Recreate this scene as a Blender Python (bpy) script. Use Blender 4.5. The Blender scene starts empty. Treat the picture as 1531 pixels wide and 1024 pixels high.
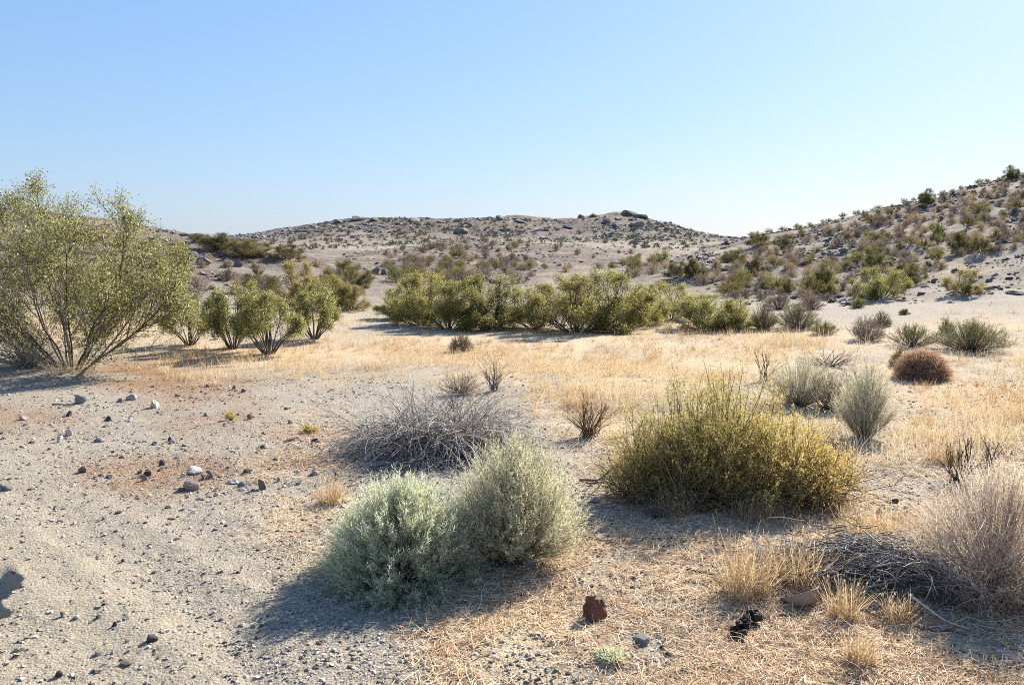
import bpy, bmesh, math, random
import numpy as np
from mathutils import Vector

rng = np.random.default_rng(7)
random.seed(7)
SC = bpy.context.scene
COL = SC.collection
PI = math.pi
R = math.radians

# ------------------------------------------------------------------ camera
F = 1179.0                      # focal length in pixels of the 1531 px wide photograph
EYE = 1.6
PITCH = math.atan((512 - 385) / F)
cp, sp_ = math.cos(PITCH), math.sin(PITCH)
cam = bpy.data.cameras.new('camera')
camo = bpy.data.objects.new('camera', cam)
COL.objects.link(camo)
cam.sensor_width = 36.0
cam.lens = 36.0 * F / 1531.0
cam.clip_start = 0.05
cam.clip_end = 6000
camo.location = (0, 0, EYE)
camo.rotation_euler = (PI / 2 - PITCH, 0, 0)
SC.camera = camo


def ray(px, py):
    """azimuth and slope of the line of sight through a photograph pixel"""
    px = np.asarray(px, float); py = np.asarray(py, float)
    cx = (px - 765.5) / F
    cy = (512 - py) / F
    dx = cx
    dy = cy * sp_ + cp
    dz = cy * cp - sp_
    return np.arctan2(dx, dy), dz / np.hypot(dx, dy)


def project(x, y, z):
    zz = z - EYE
    fw = y * cp - zz * sp_
    up = y * sp_ + zz * cp
    fw = np.where(fw < 0.05, 0.05, fw)
    return 765.5 + F * x / fw, 512 - F * up / fw


# ------------------------------------------------------------------ noise
def _h(ix, iy, seed):
    n = (ix.astype(np.int64) * 374761393 + iy.astype(np.int64) * 668265263 + seed * 974711) & 0xffffffff
    n = ((n ^ (n >> 13)) * 1274126177) & 0xffffffff
    n = n ^ (n >> 16)
    return (n & 0xffff) / 65535.0


def vnoise(x, y, seed=0):
    ix = np.floor(x); iy = np.floor(y)
    fx = x - ix; fy = y - iy
    ix = ix.astype(np.int64); iy = iy.astype(np.int64)
    a = _h(ix, iy, seed); b = _h(ix + 1, iy, seed); c = _h(ix, iy + 1, seed); d = _h(ix + 1, iy + 1, seed)
    u = fx * fx * fx * (fx * (fx * 6 - 15) + 10); v = fy * fy * fy * (fy * (fy * 6 - 15) + 10)
    return (a + (b - a) * u) * (1 - v) + (c + (d - c) * u) * v


def fbm(x, y, octv=4, seed=0, gain=0.5):
    s = 0; a = 1; t = 0
    for o in range(octv):
        s = s + a * (vnoise(x * 2 ** o + 13.7 * o, y * 2 ** o - 7.3 * o, seed + o) - 0.5) * 2
        t += a; a *= gain
    return s / t


def ridged(x, y, octv=4, seed=0):
    s = 0; a = 1; t = 0
    for o in range(octv):
        s = s + a * (1 - np.abs(2 * vnoise(x * 2 ** o, y * 2 ** o, seed + o) - 1))
        t += a; a *= 0.55
    return s / t


def sstep(a, b, x):
    t = np.clip((x - a) / (b - a), 0, 1)
    return t * t * (3 - 2 * t)


# ------------------------------------------------------------------ mesh building
def norm(v):
    return v / np.maximum(np.linalg.norm(v, axis=-1, keepdims=True), 1e-9)


class Acc:
    def __init__(self):
        self.V = []; self.Fc = []; self.M = []; self.T = []; self.n = 0

    def add(self, V, Fc, mat=0, tone=None):
        V = np.asarray(V, np.float32).reshape(-1, 3); Fc = np.asarray(Fc, np.int64)
        if len(V) == 0 or len(Fc) == 0:
            return self
        self.V.append(V); self.Fc.append(Fc + self.n); self.n += len(V)
        self.M.append(np.full(len(Fc), mat, np.int32))
        if tone is None:
            tone = rng.random(len(Fc))
        self.T.append(np.broadcast_to(np.asarray(tone, np.float32), (len(Fc),)).copy())
        return self

    def mesh(self, name, mats, flat=False):
        me = bpy.data.meshes.new(name)
        V = np.concatenate(self.V); 
        loops = np.concatenate([f.ravel() for f in self.Fc]).astype(np.int32)
        cnt = np.concatenate([np.full(len(f), f.shape[1], np.int32) for f in self.Fc])
        start = np.concatenate([[0], np.cumsum(cnt)[:-1]]).astype(np.int32)
        me.vertices.add(len(V)); me.vertices.foreach_set('co', V.astype(np.float32).ravel())
        me.loops.add(len(loops)); me.loops.foreach_set('vertex_index', loops)
        me.polygons.add(len(cnt)); me.polygons.foreach_set('loop_start', start)
        me.polygons.foreach_set('material_index', np.concatenate(self.M))
        for m in (mats if isinstance(mats, (list, tuple)) else [mats]):
            me.materials.append(m)
        at = me.attributes.new('tone', 'FLOAT', 'FACE')
        at.data.foreach_set('value', np.concatenate(self.T))
        me.update(calc_edges=True)
        if flat:
            me.shade_flat()
        return me


def link(name, me, parent=None, loc=None):
    o = bpy.data.objects.new(name, me)
    COL.objects.link(o)
    if parent is not None:
        o.parent = parent
    if loc is not None:
        o.location = loc
    return o


def tag(o, label=None, cat=None, group=None, kind=None):
    if label: o['label'] = label
    if cat: o['category'] = cat
    if group: o['group'] = group
    if kind: o['kind'] = kind
    return o


def empty(name, loc=(0, 0, 0), rz=0):
    o = bpy.data.objects.new(name, None)
    COL.objects.link(o)
    o.location = loc; o.rotation_euler = (0, 0, rz)
    o.empty_display_size = 0.1
    return o


def copy_tree(o, parent=None):
    c = o.copy(); COL.objects.link(c)
    if parent is not None: c.parent = parent
    for ch in list(o.children):
        copy_tree(ch, c)
    return c


def tube(acc, P, Rd, s=3, mat=0, tone=None):
    """P (N,K,3) polylines, Rd (N,K) radii"""
    N, K, _ = P.shape
    if N == 0: return
    T = norm(np.gradient(P, axis=1))
    ref = norm(rng.normal(size=(N, 1, 3)))
    U = norm(np.cross(T, np.broadcast_to(ref, T.shape)))
    W = np.cross(T, U)
    ang = np.arange(s) * 2 * PI / s
    ring = P[:, :, None, :] + Rd[:, :, None, None] * (np.cos(ang)[None, None, :, None] * U[:, :, None, :] + np.sin(ang)[None, None, :, None] * W[:, :, None, :])
    idx = np.arange(N * K * s).reshape(N, K, s)
    a = idx[:, :-1, :]; b = np.roll(idx, -1, axis=2)[:, :-1, :]; c = np.roll(idx, -1, axis=2)[:, 1:, :]; d = idx[:, 1:, :]
    Fc = np.stack([a, b, c, d], -1).reshape(-1, 4)
    if tone is None:
        tone = rng.random(N)
    tone = np.repeat(np.broadcast_to(tone, (N,)), (K - 1) * s)
    acc.add(ring, Fc, mat, tone)


def ribbon(acc, P, Wd, mat=0, tone=None, side=None):
    """P (N,K,3), Wd (N,K) widths: flat blades"""
    N, K, _ = P.shape
    if N == 0: return
    if side is None:
        T = norm(P[:, -1] - P[:, 0])
        side = norm(np.cross(T, norm(rng.normal(size=(N, 3)))))
    A = P - side[:, None, :] * Wd[..., None] / 2
    B = P + side[:, None, :] * Wd[..., None] / 2
    V = np.stack([A, B], 2)
    idx = np.arange(N * K * 2).reshape(N, K, 2)
    Fc = np.stack([idx[:, :-1, 0], idx[:, :-1, 1], idx[:, 1:, 1], idx[:, 1:, 0]], -1).reshape(-1, 4)
    if tone is None:
        tone = rng.random(N)
    acc.add(V, Fc, mat, np.repeat(np.broadcast_to(tone, (N,)), K - 1))


def leaves(acc, c, a, ln, wd, mat=0, tone=None):
    """rhombic leaves: centre c, axis a"""
    n = len(c)
    if n == 0: return
    a = norm(a)
    b = norm(np.cross(a, rng.normal(size=(n, 3))))
    ln = np.broadcast_to(ln, (n,))[:, None]; wd = np.broadcast_to(wd, (n,))[:, None]
    V = np.stack([c - a * ln / 2, c + b * wd / 2, c + a * ln / 2, c - b * wd / 2], 1)
    Fc = np.arange(n * 4).reshape(n, 4)
    acc.add(V, Fc, mat, tone)


OCT_V = np.array([[1, 0, 0], [-1, 0, 0], [0, 1, 0], [0, -1, 0], [0, 0, 1], [0, 0, -1]], float)
OCT_F = np.array([[0, 2, 4], [2, 1, 4], [1, 3, 4], [3, 0, 4], [2, 0, 5], [1, 2, 5], [3, 1, 5], [0, 3, 5]])


def blobs(acc, c, r, mat=0, tone=None, jitter=0.35, squash=1.0):
    n = len(c)
    if n == 0: return
    r = np.broadcast_to(r, (n,))
    V = OCT_V[None] * (1 + jitter * rng.normal(size=(n, 6, 1)))
    V = V + rng.normal(size=V.shape) * jitter * 0.5
    V = V * r[:, None, None]
    V[..., 2] *= squash
    ang = rng.random(n) * 2 * PI
    ca, sa = np.cos(ang)[:, None], np.sin(ang)[:, None]
    x = V[..., 0] * ca - V[..., 1] * sa; y = V[..., 0] * sa + V[..., 1] * ca
    V = np.stack([x, y, V[..., 2]], -1) + c[:, None, :]
    Fc = (OCT_F[None] + (np.arange(n) * 6)[:, None, None]).reshape(-1, 3)
    if tone is None: tone = rng.random(n)
    acc.add(V, Fc, mat, np.repeat(np.broadcast_to(tone, (n,)), 8))


CUBE_V = np.array([[x, y, z] for z in (-1, 1) for y in (-1, 1) for x in (-1, 1)], float) * 0.8
CUBE_F = np.array([[0, 2, 3, 1], [4, 5, 7, 6], [0, 1, 5, 4], [2, 6, 7, 3], [0, 4, 6, 2], [1, 3, 7, 5]])


def stones(acc, c, r, mat=0, tone=None, squash=0.6):
    """small angular stones: warped six-sided chunks turned every way"""
    n = len(c)
    if n == 0: return
    r = np.broadcast_to(r, (n,))
    V = CUBE_V[None] * (0.55 + 0.75 * rng.random((n, 1, 3))) + rng.normal(size=(n, 8, 3)) * 0.24
    q = norm(rng.normal(size=(n, 4)))
    w, x, y, z = q.T
    M = np.stack([1 - 2 * (y * y + z * z), 2 * (x * y - w * z), 2 * (x * z + w * y), 2 * (x * y + w * z), 1 - 2 * (x * x + z * z), 2 * (y * z - w * x), 2 * (x * z - w * y), 2 * (y * z + w * x), 1 - 2 * (x * x + y * y)], -1).reshape(n, 3, 3)
    V = np.einsum('nij,nkj->nki', M, V) * r[:, None, None]
    V[..., 2] *= squash
    V = V + c[:, None, :]
    Fc = (CUBE_F[None] + (np.arange(n) * 8)[:, None, None]).reshape(-1, 4)
    if tone is None: tone = rng.random(n)
    acc.add(V, Fc, mat, np.repeat(np.broadcast_to(tone, (n,)), 6))


def grow(base, d, L, K=6, bias=(0, 0, 0), wob=0.1):
    """bent lines: (N,3) bases, directions, lengths -> (N,K,3)"""
    N = len(base)
    P = np.zeros((N, K, 3)); P[:, 0] = base
    d = norm(np.asarray(d, float)); L = np.broadcast_to(L, (N,))
    bias = np.asarray(bias, float)
    for k in range(1, K):
        P[:, k] = P[:, k - 1] + d * (L / (K - 1))[:, None]
        d = norm(d + bias / (K - 1) + rng.normal(size=(N, 3)) * wob)
    return P


def along(P, n, t0=0.3, t1=1.0, power=1.0):
    """n points on every line -> points, tangents, parent index, t"""
    N, K, _ = P.shape
    t = t0 + (t1 - t0) * rng.random((N, n)) ** power
    u = t * (K - 1); i = np.clip(u.astype(int), 0, K - 2); f = (u - i)[..., None]
    ii = np.arange(N)[:, None]
    A = P[ii, i]; B = P[ii, i + 1]
    return (A + (B - A) * f).reshape(-1, 3), norm(B - A).reshape(-1, 3), np.repeat(np.arange(N), n), t.ravel()


def fan(n, tmin, tmax, power=0.8):
    """n directions around the vertical, tilt between tmin and tmax degrees"""
    t = np.radians(tmin + (tmax - tmin) * rng.random(n) ** power)
    a = np.arange(n) * 2.39996 + rng.normal(size=n) * 0.35
    return np.stack([np.sin(t) * np.cos(a), np.sin(t) * np.sin(a), np.cos(t)], -1), t


# ------------------------------------------------------------------ materials
def new_mat(name):
    m = bpy.data.materials.new(name); m.use_nodes = True
    nt = m.node_tree; nt.nodes.clear()
    return m, nt, nt.nodes, nt.links


def ramp(nodes, stops, interp='LINEAR'):
    r = nodes.new('ShaderNodeValToRGB'); r.color_ramp.interpolation = interp
    el = r.color_ramp.elements
    while len(el) > 1: el.remove(el[-1])
    el[0].position = stops[0][0]; el[0].color = (*stops[0][1], 1)
    for p, c in stops[1:]:
        e = el.new(p); e.color = (*c, 1)
    return r


def leaf_mat(name, stops, trans=0.35, rough=0.55, spec=0.3, hue=0.0, tcol=1.15):
    """thin plant material: colour by each leaf's own tone, some light passes through"""
    m, nt, N, L = new_mat(name)
    at = N.new('ShaderNodeAttribute'); at.attribute_name = 'tone'
    rp = ramp(N, stops); L.new(at.outputs['Fac'], rp.inputs[0])
    col = rp.outputs[0]
    if hue:
        oi = N.new('ShaderNodeObjectInfo')
        hs = N.new('ShaderNodeHueSaturation')
        mr = N.new('ShaderNodeMapRange'); mr.inputs[3].default_value = 0.5 - hue; mr.inputs[4].default_value = 0.5 + hue
        L.new(oi.outputs['Random'], mr.inputs[0]); L.new(mr.outputs[0], hs.inputs['Hue'])
        mv = N.new('ShaderNodeMapRange'); mv.inputs[3].default_value = 0.82; mv.inputs[4].default_value = 1.2
        mm = N.new('ShaderNodeMath'); mm.operation = 'FRACT'; ml = N.new('ShaderNodeMath'); ml.operation = 'MULTIPLY'; ml.inputs[1].default_value = 7.31
        L.new(oi.outputs['Random'], ml.inputs[0]); L.new(ml.outputs[0], mm.inputs[0]); L.new(mm.outputs[0], mv.inputs[0]); L.new(mv.outputs[0], hs.inputs['Value'])
        L.new(col, hs.inputs['Color']); col = hs.outputs[0]
    p = N.new('ShaderNodeBsdfPrincipled'); p.inputs['Roughness'].default_value = rough
    p.inputs['Specular IOR Level'].default_value = spec
    L.new(col, p.inputs['Base Color'])
    out = N.new('ShaderNodeOutputMaterial')
    if trans > 0:
        tr = N.new('ShaderNodeBsdfTranslucent')
        mu = N.new('ShaderNodeMix'); mu.data_type = 'RGBA'; mu.blend_type = 'MULTIPLY'; mu.inputs[0].default_value = 1
        L.new(col, mu.inputs[6]); mu.inputs[7].default_value = (tcol, tcol, tcol * 0.85, 1)
        L.new(mu.outputs[2], tr.inputs[0])
        mx = N.new('ShaderNodeMixShader'); mx.inputs[0].default_value = trans
        L.new(p.outputs[0], mx.inputs[1]); L.new(tr.outputs[0], mx.inputs[2]); L.new(mx.outputs[0], out.inputs[0])
    else:
        L.new(p.outputs[0], out.inputs[0])
    return m


def rock_mat(name, c1, c2, c3, scale=9.0, tone=False, bump=0.6):
    m, nt, N, L = new_mat(name)
    tc = N.new('ShaderNodeTexCoord')
    oi = N.new('ShaderNodeObjectInfo')
    ad = N.new('ShaderNodeVectorMath'); ad.operation = 'ADD'
    L.new(tc.outputs['Object'], ad.inputs[0])
    sc = N.new('ShaderNodeVectorMath'); sc.operation = 'SCALE'; sc.inputs[0].default_value = (31, 17, 53)
    L.new(oi.outputs['Random'], sc.inputs['Scale']); L.new(sc.outputs[0], ad.inputs[1])
    n1 = N.new('ShaderNodeTexNoise'); n1.inputs['Scale'].default_value = scale; n1.inputs['Detail'].default_value = 8; n1.inputs['Roughness'].default_value = 0.68
    L.new(ad.outputs[0], n1.inputs['Vector'])
    rp = ramp(N, [(0.3, c1), (0.5, c2), (0.72, c3)])
    if tone:
        at = N.new('ShaderNodeAttribute'); at.attribute_name = 'tone'
        mx = N.new('ShaderNodeMath'); mx.operation = 'MULTIPLY_ADD'; mx.inputs[1].default_value = 0.35; 
        ma = N.new('ShaderNodeMath'); ma.operation = 'MULTIPLY_ADD'; ma.inputs[1].default_value = 0.6
        L.new(at.outputs['Fac'], ma.inputs[0]); ma.inputs[2].default_value = 0.03
        L.new(n1.outputs[0], mx.inputs[0]); L.new(ma.outputs[0], mx.inputs[2])
        L.new(mx.outputs[0], rp.inputs[0])
    else:
        L.new(n1.outputs[0], rp.inputs[0])
    p = N.new('ShaderNodeBsdfPrincipled'); p.inputs['Roughness'].default_value = 0.92; p.inputs['Specular IOR Level'].default_value = 0.2
    L.new(rp.outputs[0], p.inputs['Base Color'])
    b = N.new('ShaderNodeBump'); b.inputs['Strength'].default_value = bump; b.inputs['Distance'].default_value = 0.15 / scale
    n2 = N.new('ShaderNodeTexNoise'); n2.inputs['Scale'].default_value = scale * 3; n2.inputs['Detail'].default_value = 5
    L.new(ad.outputs[0], n2.inputs['Vector']); L.new(n2.outputs[0], b.inputs['Height']); L.new(b.outputs[0], p.inputs['Normal'])
    out = N.new('ShaderNodeOutputMaterial'); L.new(p.outputs[0], out.inputs[0])
    return m


M = {}
M['creo_leaf'] = leaf_mat('creosote_leaf', [(0, (.13, .128, .030)), (.45, (.225, .215, .055)), (.8, (.31, .29, .09)), (1, (.44, .405, .20))], .5, .4, .5, tcol=1.35)
M['creo_far'] = leaf_mat('creosote_leaf_distant', [(0, (.16, .142, .050)), (.5, (.255, .222, .080)), (.85, (.34, .288, .12)), (1, (.43, .36, .185))], .56, .6, .2, hue=.022, tcol=1.25)
M['creo_slope'] = leaf_mat('creosote_leaf_slope', [(0, (.105, .095, .034)), (.5, (.17, .15, .055)), (.85, (.24, .205, .085)), (1, (.30, .25, .125))], .4, .7, .15, hue=.02)
M['creo_seed'] = leaf_mat('creosote_seed_fuzz', [(0, (.55, .53, .42)), (1, (.78, .76, .66))], .3, .9, .1)
M['creo_wood'] = leaf_mat('creosote_bark', [(0, (.06, .048, .04)), (.6, (.12, .10, .083)), (1, (.24, .21, .18))], 0, .85, .2)
M['blue_leaf'] = leaf_mat('rabbitbrush_blue_leaf', [(0, (.33, .37, .275)), (.5, (.56, .60, .47)), (1, (.74, .76, .64))], .58, .6, .25)
M['pale_leaf'] = leaf_mat('rabbitbrush_pale_leaf', [(0, (.42, .42, .30)), (.5, (.60, .59, .44)), (1, (.75, .73, .58))], .5, .6, .25)
M['tan_stem'] = leaf_mat('rabbitbrush_stem', [(0, (.20, .14, .085)), (.6, (.36, .28, .185)), (1, (.50, .41, .29))], .2, .8, .2)
M['flower'] = leaf_mat('dried_flower', [(0, (.48, .34, .13)), (1, (.68, .54, .27))], .3, .9, .1)
M['gold_leaf'] = leaf_mat('goldenbush_leaf', [(0, (.235, .222, .075)), (.35, (.405, .36, .12)), (.7, (.56, .44, .16)), (1, (.68, .465, .20))], .5, .5, .3, tcol=1.25)
M['gold_twig'] = leaf_mat('goldenbush_twig', [(0, (.12, .08, .05)), (.5, (.30, .195, .11)), (1, (.48, .33, .18))], .2, .8, .2)
M['grey_twig'] = leaf_mat('dead_grey_twig', [(0, (.18, .15, .125)), (.5, (.41, .36, .305)), (1, (.64, .585, .515))], 0, .8, .2)
M['ashy_twig'] = leaf_mat('dead_ashy_twig', [(0, (.07, .06, .054)), (.5, (.17, .152, .136)), (.8, (.33, .30, .275)), (1, (.52, .48, .44))], 0, .85, .2)
M['dark_twig'] = leaf_mat('dead_dark_twig', [(0, (.045, .038, .034)), (.6, (.11, .095, .085)), (1, (.22, .195, .175))], 0, .85, .2)
M['brown_twig'] = leaf_mat('dead_brown_twig', [(0, (.075, .05, .032)), (.6, (.17, .115, .07)), (1, (.30, .215, .135))], .1, .85, .15)
M['pink_twig'] = leaf_mat('dry_pinkish_twig', [(0, (.43, .33, .27)), (.5, (.61, .50, .42)), (1, (.76, .67, .59))], .4, .8, .2)
M['wisp'] = leaf_mat('pale_wispy_twig', [(0, (.34, .31, .23)), (.5, (.50, .46, .35)), (1, (.64, .60, .48))], .4, .8, .2, hue=.008)
M['tumble'] = leaf_mat('tumbleweed_twig', [(0, (.27, .155, .10)), (.5, (.45, .28, .19)), (1, (.60, .41, .30))], .4, .8, .15)
M['grass'] = leaf_mat('dry_grass_blade', [(0, (.32, .185, .095)), (.3, (.47, .31, .165)), (.7, (.58, .435, .275)), (1, (.70, .59, .44))], .38, .7, .25)
M['litter'] = leaf_mat('straw_litter', [(0, (.34, .18, .08)), (.3, (.58, .365, .185)), (.7, (.72, .545, .34)), (1, (.83, .735, .58))], .2, .75, .25)
M['orange_litter'] = leaf_mat('rust_leaf_litter', [(0, (.20, .085, .036)), (.5, (.38, .185, .078)), (1, (.50, .30, .15))], .15, .8, .2)
M['olive'] = leaf_mat('olive_shrub_leaf', [(0, (.12, .105, .042)), (.5, (.205, .178, .075)), (1, (.30, .25, .12))], .3, .6, .25, hue=.02)
M['ephedra'] = leaf_mat('green_broom_stem', [(0, (.105, .115, .03)), (.5, (.20, .20, .055)), (1, (.30, .28, .095))], .25, .6, .25, hue=.012)
M['brown_shrub'] = leaf_mat('brown_grey_shrub_twig', [(0, (.15, .112, .088)), (.5, (.28, .218, .172)), (1, (.43, .35, .28))], .12, .8, .2, hue=.012)
M['tan_shrub'] = leaf_mat('tan_dry_shrub_twig', [(0, (.24, .165, .10)), (.5, (.40, .30, .195)), (1, (.55, .44, .305))], .22, .8, .2, hue=.012)
M['far_scrub'] = leaf_mat('far_scrub_leaf', [(0, (.09, .085, .05)), (.5, (.15, .138, .085)), (1, (.23, .205, .135))], .2, .7, .2, hue=.02)
M['char'] = leaf_mat('charred_wood', [(0, (.012, .010, .009)), (1, (.05, .04, .034))], 0, .8, .2)
M['stick'] = leaf_mat('dead_stick_bark', [(0, (.07, .05, .038)), (1, (.20, .155, .12))], 0, .85, .2)
M['pale_stick'] = leaf_mat('bleached_stick_bark', [(0, (.38, .30, .22)), (1, (.55, .47, .37))], 0, .85, .2)

M['rock_white'] = rock_mat('white_quartz', (.42, .38, .32), (.56, .52, .45), (.68, .645, .58), 14)
M['rock_grey'] = rock_mat('grey_stone', (.15, .14, .125), (.25, .235, .215), (.37, .35, .32), 14)
M['rock_dark'] = rock_mat('dark_stone', (.045, .038, .034), (.085, .073, .065), (.15, .13, .115), 14)
M['rock_brown'] = rock_mat('brown_stone', (.12, .082, .058), (.20, .145, .105), (.32, .25, .19), 14)
M['rock_pink'] = rock_mat('pinkish_stone', (.28, .19, .145), (.42, .31, .25), (.56, .46, .40), 14)
M['rock_red'] = rock_mat('rust_red_stone', (.08, .036, .022), (.19, .088, .055), (.33, .19, .13), 20)
M['rock_hill'] = rock_mat('hill_rock', (.10, .085, .075), (.19, .165, .148), (.31, .275, .245), 2.2)
M['rock_crag'] = rock_mat('crag_rock', (.13, .12, .105), (.20, .184, .162), (.29, .268, .238), .35)
M['gravel'] = rock_mat('gravel_mix', (.13, .11, .09), (.33, .28, .215), (.50, .45, .37), 30, tone=True)
M['scree_far'] = rock_mat('far_scree', (.13, .12, .108), (.215, .198, .178), (.33, .305, .275), 2, tone=True)
M['scree'] = rock_mat('scree_mix', (.085, .068, .056), (.20, .165, .135), (.36, .305, .255), 6, tone=True)

# ------------------------------------------------------------------ terrain
PROF = {
    -400: [(20, 474), (26, 440), (34, 355), (42, 285), (48, 288), (80, 335), (200, 350), (600, 372)],
    0: [(20, 474), (26, 442), (34, 372), (42, 312), (47, 314), (80, 345), (200, 360), (600, 380)],
    150: [(20, 474), (26, 443), (34, 384), (42, 326), (47, 328), (80, 350), (200, 362), (600, 380)],
    230: [(20, 474), (26, 443), (34, 390), (42, 342), (47, 345), (80, 362), (200, 365), (330, 360), (600, 380)],
    300: [(20, 474), (26, 443), (33, 396), (40, 354), (45, 358), (80, 372), (170, 374), (330, 362), (600, 380)],
    400: [(22, 466), (28, 430), (34, 398), (40, 371), (45, 376), (70, 386), (110, 382), (170, 376), (330, 347), (400, 352), (600, 380)],
    480: [(22, 466), (28, 434), (34, 408), (40, 388), (45, 394), (60, 398), (110, 381), (170, 376), (330, 332), (400, 341), (600, 380)],
    530: [(22, 466), (29, 436), (36, 416), (42, 404), (48, 407), (70, 398), (110, 380), (170, 375), (240, 352), (330, 323), (400, 334), (600, 380)],
    600: [(22, 467), (30, 440), (40, 422), (60, 408), (85, 388), (110, 370), (125, 373), (170, 372), (240, 350), (330, 325), (400, 334), (600, 380)],
    660: [(22, 468), (30, 443), (40, 427), (60, 405), (85, 380), (110, 363), (125, 368), (170, 368), (240, 350), (330, 328), (400, 336), (600, 380)],
    745: [(22, 468), (30, 443), (40, 427), (60, 406), (85, 380), (110, 360), (125, 366), (170, 367), (240, 348), (330, 323), (400, 332), (600, 380)],
    850: [(22, 468), (30, 443), (40, 427), (60, 409), (85, 384), (110, 365), (125, 370), (170, 368), (240, 350), (330, 327), (400, 336), (600, 380)],
    900: [(22, 468), (30, 443), (40, 427), (60, 411), (85, 390), (110, 371), (125, 374), (170, 370), (240, 347), (330, 318), (400, 330), (600, 380)],
    945: [(22, 467), (30, 440), (40, 422), (60, 405), (85, 393), (110, 378), (125, 379), (170, 371), (240, 347), (330, 315), (400, 327), (600, 380)],
    1000: [(22, 466), (30, 434), (40, 408), (50, 394), (56, 398), (85, 394), (110, 386), (170, 375), (240, 358), (330, 336), (400, 346), (600, 380)],
    1050: [(22, 466), (30, 430), (40, 398), (54, 372), (60, 375), (85, 385), (110, 384), (170, 376), (330, 348), (400, 356), (600, 380)],
    1100: [(22, 466), (30, 428), (40, 394), (52, 368), (60, 358), (66, 361), (110, 374), (170, 374), (330, 356), (400, 362), (600, 380)],
    1180: [(22, 468), (27, 445), (34, 410), (44, 376), (60, 344), (66, 347), (110, 362), (330, 364), (600, 380)],
    1250: [(21, 471), (26, 446), (34, 404), (44, 365), (60, 324), (66, 327), (110, 345), (330, 360), (600, 380)],
    1400: [(20, 477), (26, 446), (34, 396), (44, 347), (60, 291), (66, 294), (110, 325), (330, 350), (600, 380)],
    1531: [(20, 477), (26, 441), (34, 380), (44, 322), (60, 263), (66, 265), (110, 305), (330, 340), (600, 380)],
    1950: [(20, 477), (26, 430), (34, 355), (44, 288), (60, 215), (66, 218), (110, 260), (330, 320), (600, 380)],
}
# azimuth columns (dense in front of the camera) and distance rows
az_in = np.radians(np.linspace(-40, 40, 900))
az_out = np.radians(np.linspace(40, 180, 70)[1:])
AZ = np.concatenate([-az_out[::-1], az_in, az_out])
rr = [0.25, 0.5, 0.8, 1.1, 1.4, 1.6, 1.8]
while rr[-1] < 430:
    r_ = rr[-1]
    rr.append(r_ + min(r_ * r_ * 0.0010, r_ * 0.0062))
rr += [460, 520, 620, 800, 1100, 1600, 2400]
RR = np.array(rr)


def gauss1(a, sig, axis):
    n = int(sig * 3); k = np.exp(-0.5 * (np.arange(-n, n + 1) / sig) ** 2); k /= k.sum()
    pad = [(0, 0), (0, 0)]; pad[axis] = (n, n)
    b = np.pad(a, pad, mode='edge')
    return np.apply_along_axis(lambda v: np.convolve(v, k, 'valid'), axis, b)


_px = sorted(PROF); _th = []; _zc = []
for px in _px:
    pts = PROF[px]
    r0 = np.array([p[0] for p in pts], float)
    sl = ray(np.full(len(pts), px), np.array([p[1] for p in pts]))[1]
    z0 = EYE + sl * r0
    r0 = np.concatenate([[0.2, 12, 15.5], r0, [1200, 3000]]); z0 = np.concatenate([[0, 0, 0.02], z0, [-6, -8]])
    _th.append(float(ray(px, 385)[0])); _zc.append(np.interp(np.log(RR), np.log(r0), z0))
_th = np.array([-PI, R(-75)] + _th + [R(75), PI]); flat = np.interp(np.log(RR), np.log([.2, 20, 60, 400, 3000]), [0, 0, 1.0, 3, -8])
_zc = np.array([flat, flat * .5 + _zc[0] * .5] + _zc + [flat * .5 + _zc[-1] * .5, flat])
Z = np.empty((len(AZ), len(RR)))
for j in range(len(RR)):
    Z[:, j] = np.interp(AZ, _th, _zc[:, j])
Z = gauss1(Z, 7, 1)
Z[:, RR < 12] = 0
zi = slice(len(az_out), len(az_out) + len(az_in))
Z[zi] = gauss1(Z[zi], 13, 0)

X = np.sin(AZ)[:, None] * RR[None]; Y = np.cos(AZ)[:, None] * RR[None]
RB = np.broadcast_to(RR[None], X.shape)
far = sstep(140, 230, RB); hill = sstep(20, 30, RB) * (1 - far)
base_Z = Z.copy()
# near ground: soft undulation, wheel ruts, grit
near = 1 - sstep(14, 26, RB)
Z += near * (0.035 * fbm(X / 1.7, Y / 1.7, 3, 3) + 0.016 * fbm(X / .35, Y / .35, 3, 11) * (1 - sstep(8, 14, RB)))
Z += near * (1 - sstep(6, 12, RB)) * 0.006 * fbm(X / .06, Y / .06, 3, 21)
# old shallow wheel ruts crossing the sand in the lower corner
rut = np.abs((X + 2.02) * 0.693 + (Y - 4.06) * 0.721 + 0.05 * (X + 2) ** 2 + 0.07 * fbm(X / .5, Y / .5, 3, 5))
Z += near * sstep(6.2, 4.6, Y) * sstep(-.4, -1.2, X) * (-0.010 * np.exp(-(rut / .11) ** 2) + 0.009 * np.exp(-((rut - .25) / .09) ** 2))
# wash-out with a small broken bank beside the track
bx = -2.43 + 0.035 * fbm(Y / .07, Y * 0 + 8, 3, 33) + 0.10 * fbm(Y / .3, Y * 0 + 3, 3, 31) + 0.16 * np.exp(-((Y - 3.42) / .2) ** 2) - 0.2 * sstep(3.7, 4.1, Y) - 0.3 * sstep(3.3, 3.05, Y)
gul = sstep(0.0, -0.08, X - bx) * sstep(2.5, 2.9, Y) * sstep(4.05, 3.75, Y)
Z -= 0.13 * gul * (0.85 + 0.3 * vnoise(X / .1, Y / .1, 37))
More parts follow.
